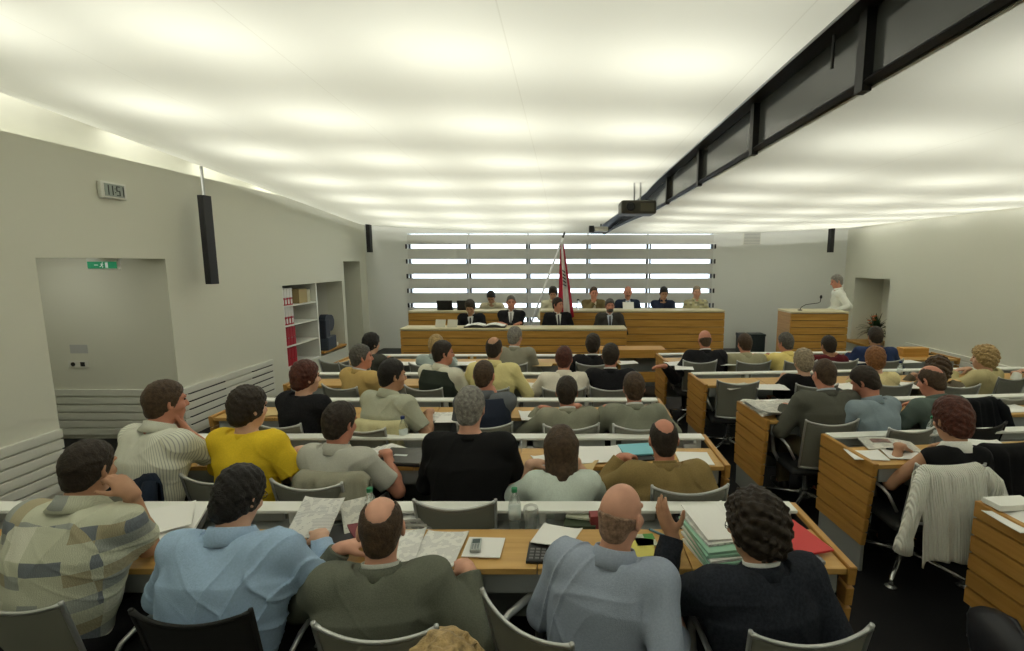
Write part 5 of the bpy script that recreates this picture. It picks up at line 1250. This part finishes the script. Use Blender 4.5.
for k in range(7):
    slab('folder', 'folder in the thick pile beside the navy suit, %s' % ('bottom one, cream', 'second from below, pale green', 'third from below, cream', 'fourth from below, mint', 'fourth from the top, cream', 'second from the top, mint', 'topmost, pale mint')[k], 'folder', 722-1.0*k, 556-1.2*k, .235, .30, .012, 14-(k*5) % 9, (M_PAPER, MINT, M_PAPER, MINT, M_PAPER, MINT, MINT)[k], lift=.0125*k, bevel=.002, group='folder pile')
slab('paper_stack', 'white printed papers lying on the folder pile', 'papers', 714, 545, .215, .28, .012, 12, M_PRINT, lift=.0125*7)
sheet('paper_sheet', 'curled white top sheet on the folder pile', 'paper', 714, 543, .21, .285, 10, M_PAPER, lift=.0125*8, wave=.006, seed=6)
slab('folder', 'bright red folder at the aisle end of the first row', 'folder', 792, 543, .22, .26, .010, 14, RED, lift=.02)
slab('notebook', 'grey notebook under the red folder', 'notebook', 789, 552, .20, .22, .016, 8, mat('notebook_grey', (.22, .23, .24), rough=.5))
pg = at_depth(660, 636, 1.66); o = MB().grid(lambda u, v: ((u-.5)*.15, (v-.5)*.20, .012*math.sin(3*u)), 6, 6, .002).build('paper_sheet', LIME); tag(place(o, (pg.x, pg.y+.03, pg.z+.02), R(25), R(25)), 'bright green sheet held by the bald person', 'paper')
# --- second row, left of the aisle
P = lambda lab, px, py, w=.21, d=.28, rz=0, m_=None, **k: sheet('paper_sheet', lab, 'paper', px, py, w, d, rz, m_, **k)
P('white sheet beside the striped shirt', 214, 459, .12, .2, 20, seed=1)
P('white sheet before the yellow jacket', 284, 458, .20, .26, -8, seed=2)
for k in range(4): slab('newspaper', 'newspaper in the fan beside the pale grey shirt, %s' % ('lowest', 'second', 'third', 'topmost')[k], 'newspaper', 372+4*k, 458-.5*k, .20, .28, .006, -14-6*k, (M_NEWS, M_PRINT)[k % 2], lift=.007*k, bevel=.001, group='newspapers beside the pale grey shirt')
lp = thing('laptop', 'closed dark laptop beside the black sweater', 'laptop', tuple(at_height(405, 459, ZD)), R(-6)); lp.location.z = ZD+.001
m = MB(); m.box((-.15, -.12, 0), (.15, .12, .014), .004); m.build('base', M_BLACK, lp)
m = MB(); m.box((-.15, -.12, .015), (.15, .12, .028), .004); m.build('lid', mat('lid_slate', (.07, .07, .065), rough=.35, vary=.2, vscale=20), lp)
m = MB(); m.box((-.07, -.02, .028), (.02, .005, .0288)); m.build('sticker', M_LABEL, lp)
bottle('water bottle with a blue cap in front of the black sweater', 404, 447, M_CAPB)
slab('scarf', 'crumpled black cloth in the tray by the laptop', 'cloth', 388, 443, .16, .09, .03, 5, DKB, z=H_TRAY, bevel=.012)
P('white sheet beside the long brown hair', 545, 461, .14, .17, 24, seed=3)
P('buff envelope beside the long brown hair', 583, 465, .17, .14, -20, mat('buff', (.55, .40, .18), rough=.7), seed=1)
P('large white sheet between the mint top and the cyan folder', 600, 456, .30, .26, 6, lift=.006, seed=4)
slab('folder', 'cyan plastic folder beside the bald tan-brown jacket', 'folder', 638, 452, .24, .19, .012, 9, CYAN, lift=.012)
slab('folder', 'black folder under the cyan one', 'folder', 634, 457, .24, .17, .010, 12, DKB)
P('white sheet at the aisle end of the second row', 694, 459, .22, .20, -2, seed=5)
slab('carton', 'low white carton in the tray at the aisle end', 'carton', 690, 447, .11, .07, .035, 0, M_PAPER, z=H_TRAY)
sp = thing('small_plant', 'small green plant in the tray at the aisle end', 'plant', tuple(at_height(677, 446, H_TRAY)), 0); sp.location.z = H_TRAY+.001
m = MB(); m.lathe([(.022, 0), (.028, .04), (.024, .04), (0, .036)], seg=14); m.build('pot', mat('pot_brown', (.16, .09, .05), rough=.6), sp, smooth=True, angle=40)
m = MB()
for k in range(18):
    a = k*2.4; l = .04+.02*(k % 3)
    m.grid(lambda u, v: (math.cos(a)*u*l-math.sin(a)*(v-.5)*.024*math.sin(PI*u), math.sin(a)*u*l+math.cos(a)*(v-.5)*.024*math.sin(PI*u), .04+l*u*(.9-.6*u)), 4, 2)
m.build('leaves', mat('leaf_bright', (.10, .22, .05), rough=.5), sp, smooth=True)
# --- third row
slab('folder', 'red folder beside the black jacket', 'folder', 331, 410, .30, .22, .014, -8, RED, lift=.002)
P('buff sheet by the black jacket', 276, 413, .2, .2, 10, mat('buff', (.55, .40, .18)), seed=2)
P('white sheet beyond the sage shirt', 447, 417, .26, .22, 5, M_PRINT, seed=1)
P('white sheet in front of the navy waistcoat', 452, 421, .24, .16, -6, lift=.006, seed=2)
P('white sheet beside the light grey suit', 530, 416, .17, .24, 12, seed=3)
P('white sheet between the two grey suits', 600, 415, .2, .22, -10, seed=4)
# --- fourth and fifth rows
P('white sheet by the tan jacket', 385, 387, .22, .22, 6, seed=1); P('white sheet beside the pale yellow shirt', 530, 386, .20, .22, -8, seed=2); P('white sheet beside the flushed neck', 588, 386, .2, .22, 8, seed=3)
P('wide white sheet before the charcoal jacket', 406, 364, .34, .22, -4, seed=1); P('pale yellow sheet beside the wide white one', 424, 364, .12, .2, 4, mat('pale_yellow', (.62, .60, .25), rough=.7), seed=2); P('white sheet behind the dark green waistcoat', 463, 364, .30, .22, 3, seed=3)
P('buff sheet beside the grey suit in the front row', 543, 365, .24, .2, -6, mat('buff', (.55, .40, .18)), seed=4); P('white sheet beside the black suit in the front row', 627, 363, .25, .2, 10, seed=2)
# --- right of the aisle
P('white sheets beside the flushed bald head', 676, 364, .26, .22, 10, seed=1); P('white sheet under the stretched black sleeve', 684, 369, .22, .2, -10, lift=.005, seed=2); P('white sheet before the stone-coloured shirt', 725, 364, .22, .22, 5, seed=3)
P('white sheet between the yellow shirt and the maroon sweater', 806, 363, .26, .2, 5, seed=3); P('white sheet before the dark blue shirt', 854, 362, .26, .22, 8, seed=4); P('white sheet beyond the dark blue shirt', 906, 362, .28, .2, 3, seed=2)
slab('storage_box', 'small wooden box at the wall end of the front row', 'box', 912, 356, .36, .14, .12, 3, M_OAKX)
P('crumpled newspaper at the aisle end of the fourth row', 737, 387, .30, .22, 12, M_NEWS, wave=.014, seed=2); P('white sheet beside the crumpled newspaper', 770, 388, .32, .22, -3, lift=.004, seed=3); P('white sheet before the copper hair', 846, 387, .22, .24, 3, seed=1); P('white sheet beyond the copper hair', 915, 386, .30, .24, -6, seed=4); P('white sheet in front of the wavy blond hair', 955, 388, .16, .22, 6, seed=1)
bottle('clear water bottle beyond the copper hair', 899, 380, M_CAPB, h=.22)
# big newspaper spread on the end of the third row
nw = thing('newspaper', 'big open newspaper spread over the aisle end of the third row', 'newspaper', tuple(at_height(783, 411, ZD)), R(8)); nw.location.z = ZD+.004
for k in range(3):
    m = MB(); m.grid(lambda u, v, k=k: ((u-.5)*.56, (v-.5)*.40, .006+.012*k+.016*math.sin(PI*abs(2*u-1))+.010*math.sin(6*v+4*u+k)+.035*max(0, .25-u)*(1+k)), 16, 10, .002)
    o = m.build('page', M_NEWS, nw); o.rotation_euler = (0, 0, R(-6+6*k))
P('yellow-green sheet beside the seagreen shirt', 976, 405, .22, .22, -5, mat('pale_yellow', (.62, .60, .25), rough=.7), seed=2); P('white sheet under the yellow-green one', 972, 409, .26, .16, 8, seed=1); P('white sheet beyond the dark coat', 1012, 409, .24, .2, 5, seed=4)
# --- second row, right of the aisle
P('white sheet at the aisle end before the sleeveless top', 866, 456, .22, .16, -6, seed=1)
mg = thing('magazine', 'open magazine with a photograph, beyond the black pen', 'magazine', tuple(at_height(890, 447, ZD)), R(-14)); mg.location.z = ZD+.002
m = MB(); m.grid(lambda u, v: ((u-.5)*.34, (v-.5)*.22, .010+.018*abs(math.sin(PI*u))), 14, 4, .008); m.build('pages', M_NEWS, mg)
m = MB(); m.grid(lambda u, v: (-.11+.12*u, .0+.075*v, .0118+.018*abs(math.sin(PI*(.18+.35*u)))), 6, 3, .0005); m.build('printed_photo', mat('photo_brown', (.20, .11, .09), rough=.5, vary=.5, vscale=30), mg)
P('white writing pad under the black pen', 901, 455, .22, .21, -12, lift=.006, seed=2)
pn = at_height(898, 453, ZD); o = MB().tube([(-.075, 0, 0), (.06, 0, 0), (.072, 0, 0)], [.006, .006, .002], 8).build('pen', M_BLACK); tag(place(o, (pn.x, pn.y, ZD+.026), R(-10)), 'black pen lying on the white writing pad', 'pen')
bottle('clear water bottle with a green cap by the sleeveless top', 930, 445, M_CAPG, h=.22)
P('white sheet beyond the white collar', 985, 446, .24, .20, -14, lift=.004, seed=3)
slab('box', 'white box with a grey side on the nearest desk, right of the aisle', 'box', 1010, 506, .22, .10, .03, 5, M_WHITE, z=H_SHELF)
P('white sheet on the nearest desk, right of the aisle', 1018, 522, .2, .2, 5, seed=1)
# ================================================================== GARMENTS AND BAGS
def draped(name, label, cat_, px, py, rz, m_, z=.86, w=.46, front=.24, back=.40, rib=0., sleeves=True, seed=1, flare=.05):
    """a garment hung over a chair back: down the front side, over the rail and down the rear, sleeves at the sides"""
    q = at_height(px, py, z); r = thing(name, label, cat_, (q.x, q.y, z), R(rz))
    rn = random.Random(seed); ph_ = [rn.uniform(0, 6) for _ in range(3)]
    Ltot = front+.06+back
    def pt(u, v):
        s = v*Ltot; x = (u-.5)*(w+flare*max(0, (s-front)/back))
        q2 = (2*u-1)**2; sag = .022*(1-q2)+.05*max(0, (abs(2*u-1)-.72)/.28)**2
        fold_ = (.010*math.sin(7*u*PI+ph_[0])+.006*math.sin(13*u*PI+ph_[1]))*min(1, abs(s-front)/.1)
        if s < front: return (x, .022, -(front-s)-sag)
        if s < front+.06:
            t = (s-front)/.06*PI; return (x, .022*math.cos(t), .022*math.sin(t)-sag)
        e = s-front-.06; return (x*(1-.10*q2*0), -.022-.035*min(1, e*4)-.10*e+fold_-.03*(1-q2), -e-sag+.015*math.sin(5*u+ph_[2])*e/back)
    m = MB(); m.grid(pt, 36, 30, (0, .012, 0)); m.build('body_panel', m_, r, smooth=True)
    if sleeves:
        for s in (-1, 1):
            x = s*(w/2+.005)
            m = MB(); m.tube([(x*.84, -.01, -.03), (x*1.02, -.04, -.09), (x*1.22, -.06, -.22), (x*1.42, -.07, -back*.74), (x*1.44, -.07, -back*.80), (x*1.47, -.07, -back*.92)], [.040, .052, .050, .046, .056, .060], 12, flat=(.8, 1)); m.build('sleeve', m_, r, smooth=True)
    return r
def ribbed(name, col):
    if name in MATS: return MATS[name]
    m_ = mat(name, col, rough=.9, spec=.1, sheen=.3); nt = m_.node_tree; b = nt.nodes['Principled BSDF']; tc = nt.nodes.new('ShaderNodeTexCoord')
    w_ = nt.nodes.new('ShaderNodeTexWave'); w_.bands_direction = 'X'; w_.inputs['Scale'].default_value = 26; w_.inputs['Distortion'].default_value = 1.2; nt.links.new(tc.outputs['Object'], w_.inputs['Vector'])
    bp = nt.nodes.new('ShaderNodeBump'); bp.inputs['Strength'].default_value = .7; bp.inputs['Distance'].default_value = .012; nt.links.new(w_.outputs['Fac'], bp.inputs['Height']); nt.links.new(bp.outputs[0], b.inputs['Normal']); return m_
draped('cardigan', 'white ribbed knit cardigan hung over a chair back', 'cardigan', 952, 466, 6, ribbed('white_knit', (.74, .74, .66, 1)), z=.90, w=.43, back=.50, seed=2, flare=.02)
draped('jacket', 'dark blue jacket over the chair of the striped shirt', 'jacket', 138, 470, -30, S_('bluejacket', 30, 38, 52, 1.), z=.88, w=.42, back=.34, seed=3)
draped('jacket', 'pale grey jacket over the chair of the pale grey shirt', 'jacket', 331, 473, -4, S_('chairjacket', 134, 132, 116, 1.3), z=.88, w=.44, back=.36, seed=4, sleeves=False)
draped('jacket', 'cream jacket over the chair of the sage shirt', 'jacket', 378, 421, -8, S_('creamjacket', 178, 172, 134, 1.3), z=.87, w=.44, back=.3, seed=5, sleeves=False)
draped('coat', 'black coat bunched over a chair beyond the sleeveless top', 'coat', 1012, 444, 6, S_('blackcoat', 20, 20, 22, 1.), z=.92, w=.50, back=.5, seed=6)
draped('coat', 'dark coat bunched over a chair behind the white collar', 'coat', 976, 398, 6, S_('inkcoat', 20, 22, 26, 1.), z=.92, w=.40, back=.4, seed=7)
bg_ = thing('shoulder_bag', 'black bag leaning on the nearest desk end, right of the aisle', 'bag', (2.04, 2.02, 0), R(78))
S = Solid(); S.ell(V3(0, 0, .22), V3(.20, .09, .20), None); S.ell(V3(.05, .02, .30), V3(.14, .06, .10), None, k=.05); S.plane(V3(0, 0, .003), V3(0, 0, -1))
link(S.mesh(.012, 'bag_body', folds(.006, 4)), 'bag_body', mat('bag_black', (.02, .021, .026), rough=.5), bg_)
m = MB(); m.tube([(-.14, 0, .30), (-.12, -.02, .38), (0, -.03, .42), (.12, -.02, .38), (.14, 0, .32)], .012, 8); m.build('strap', mat('bag_black', (.02, .021, .026)), bg_, smooth=True)
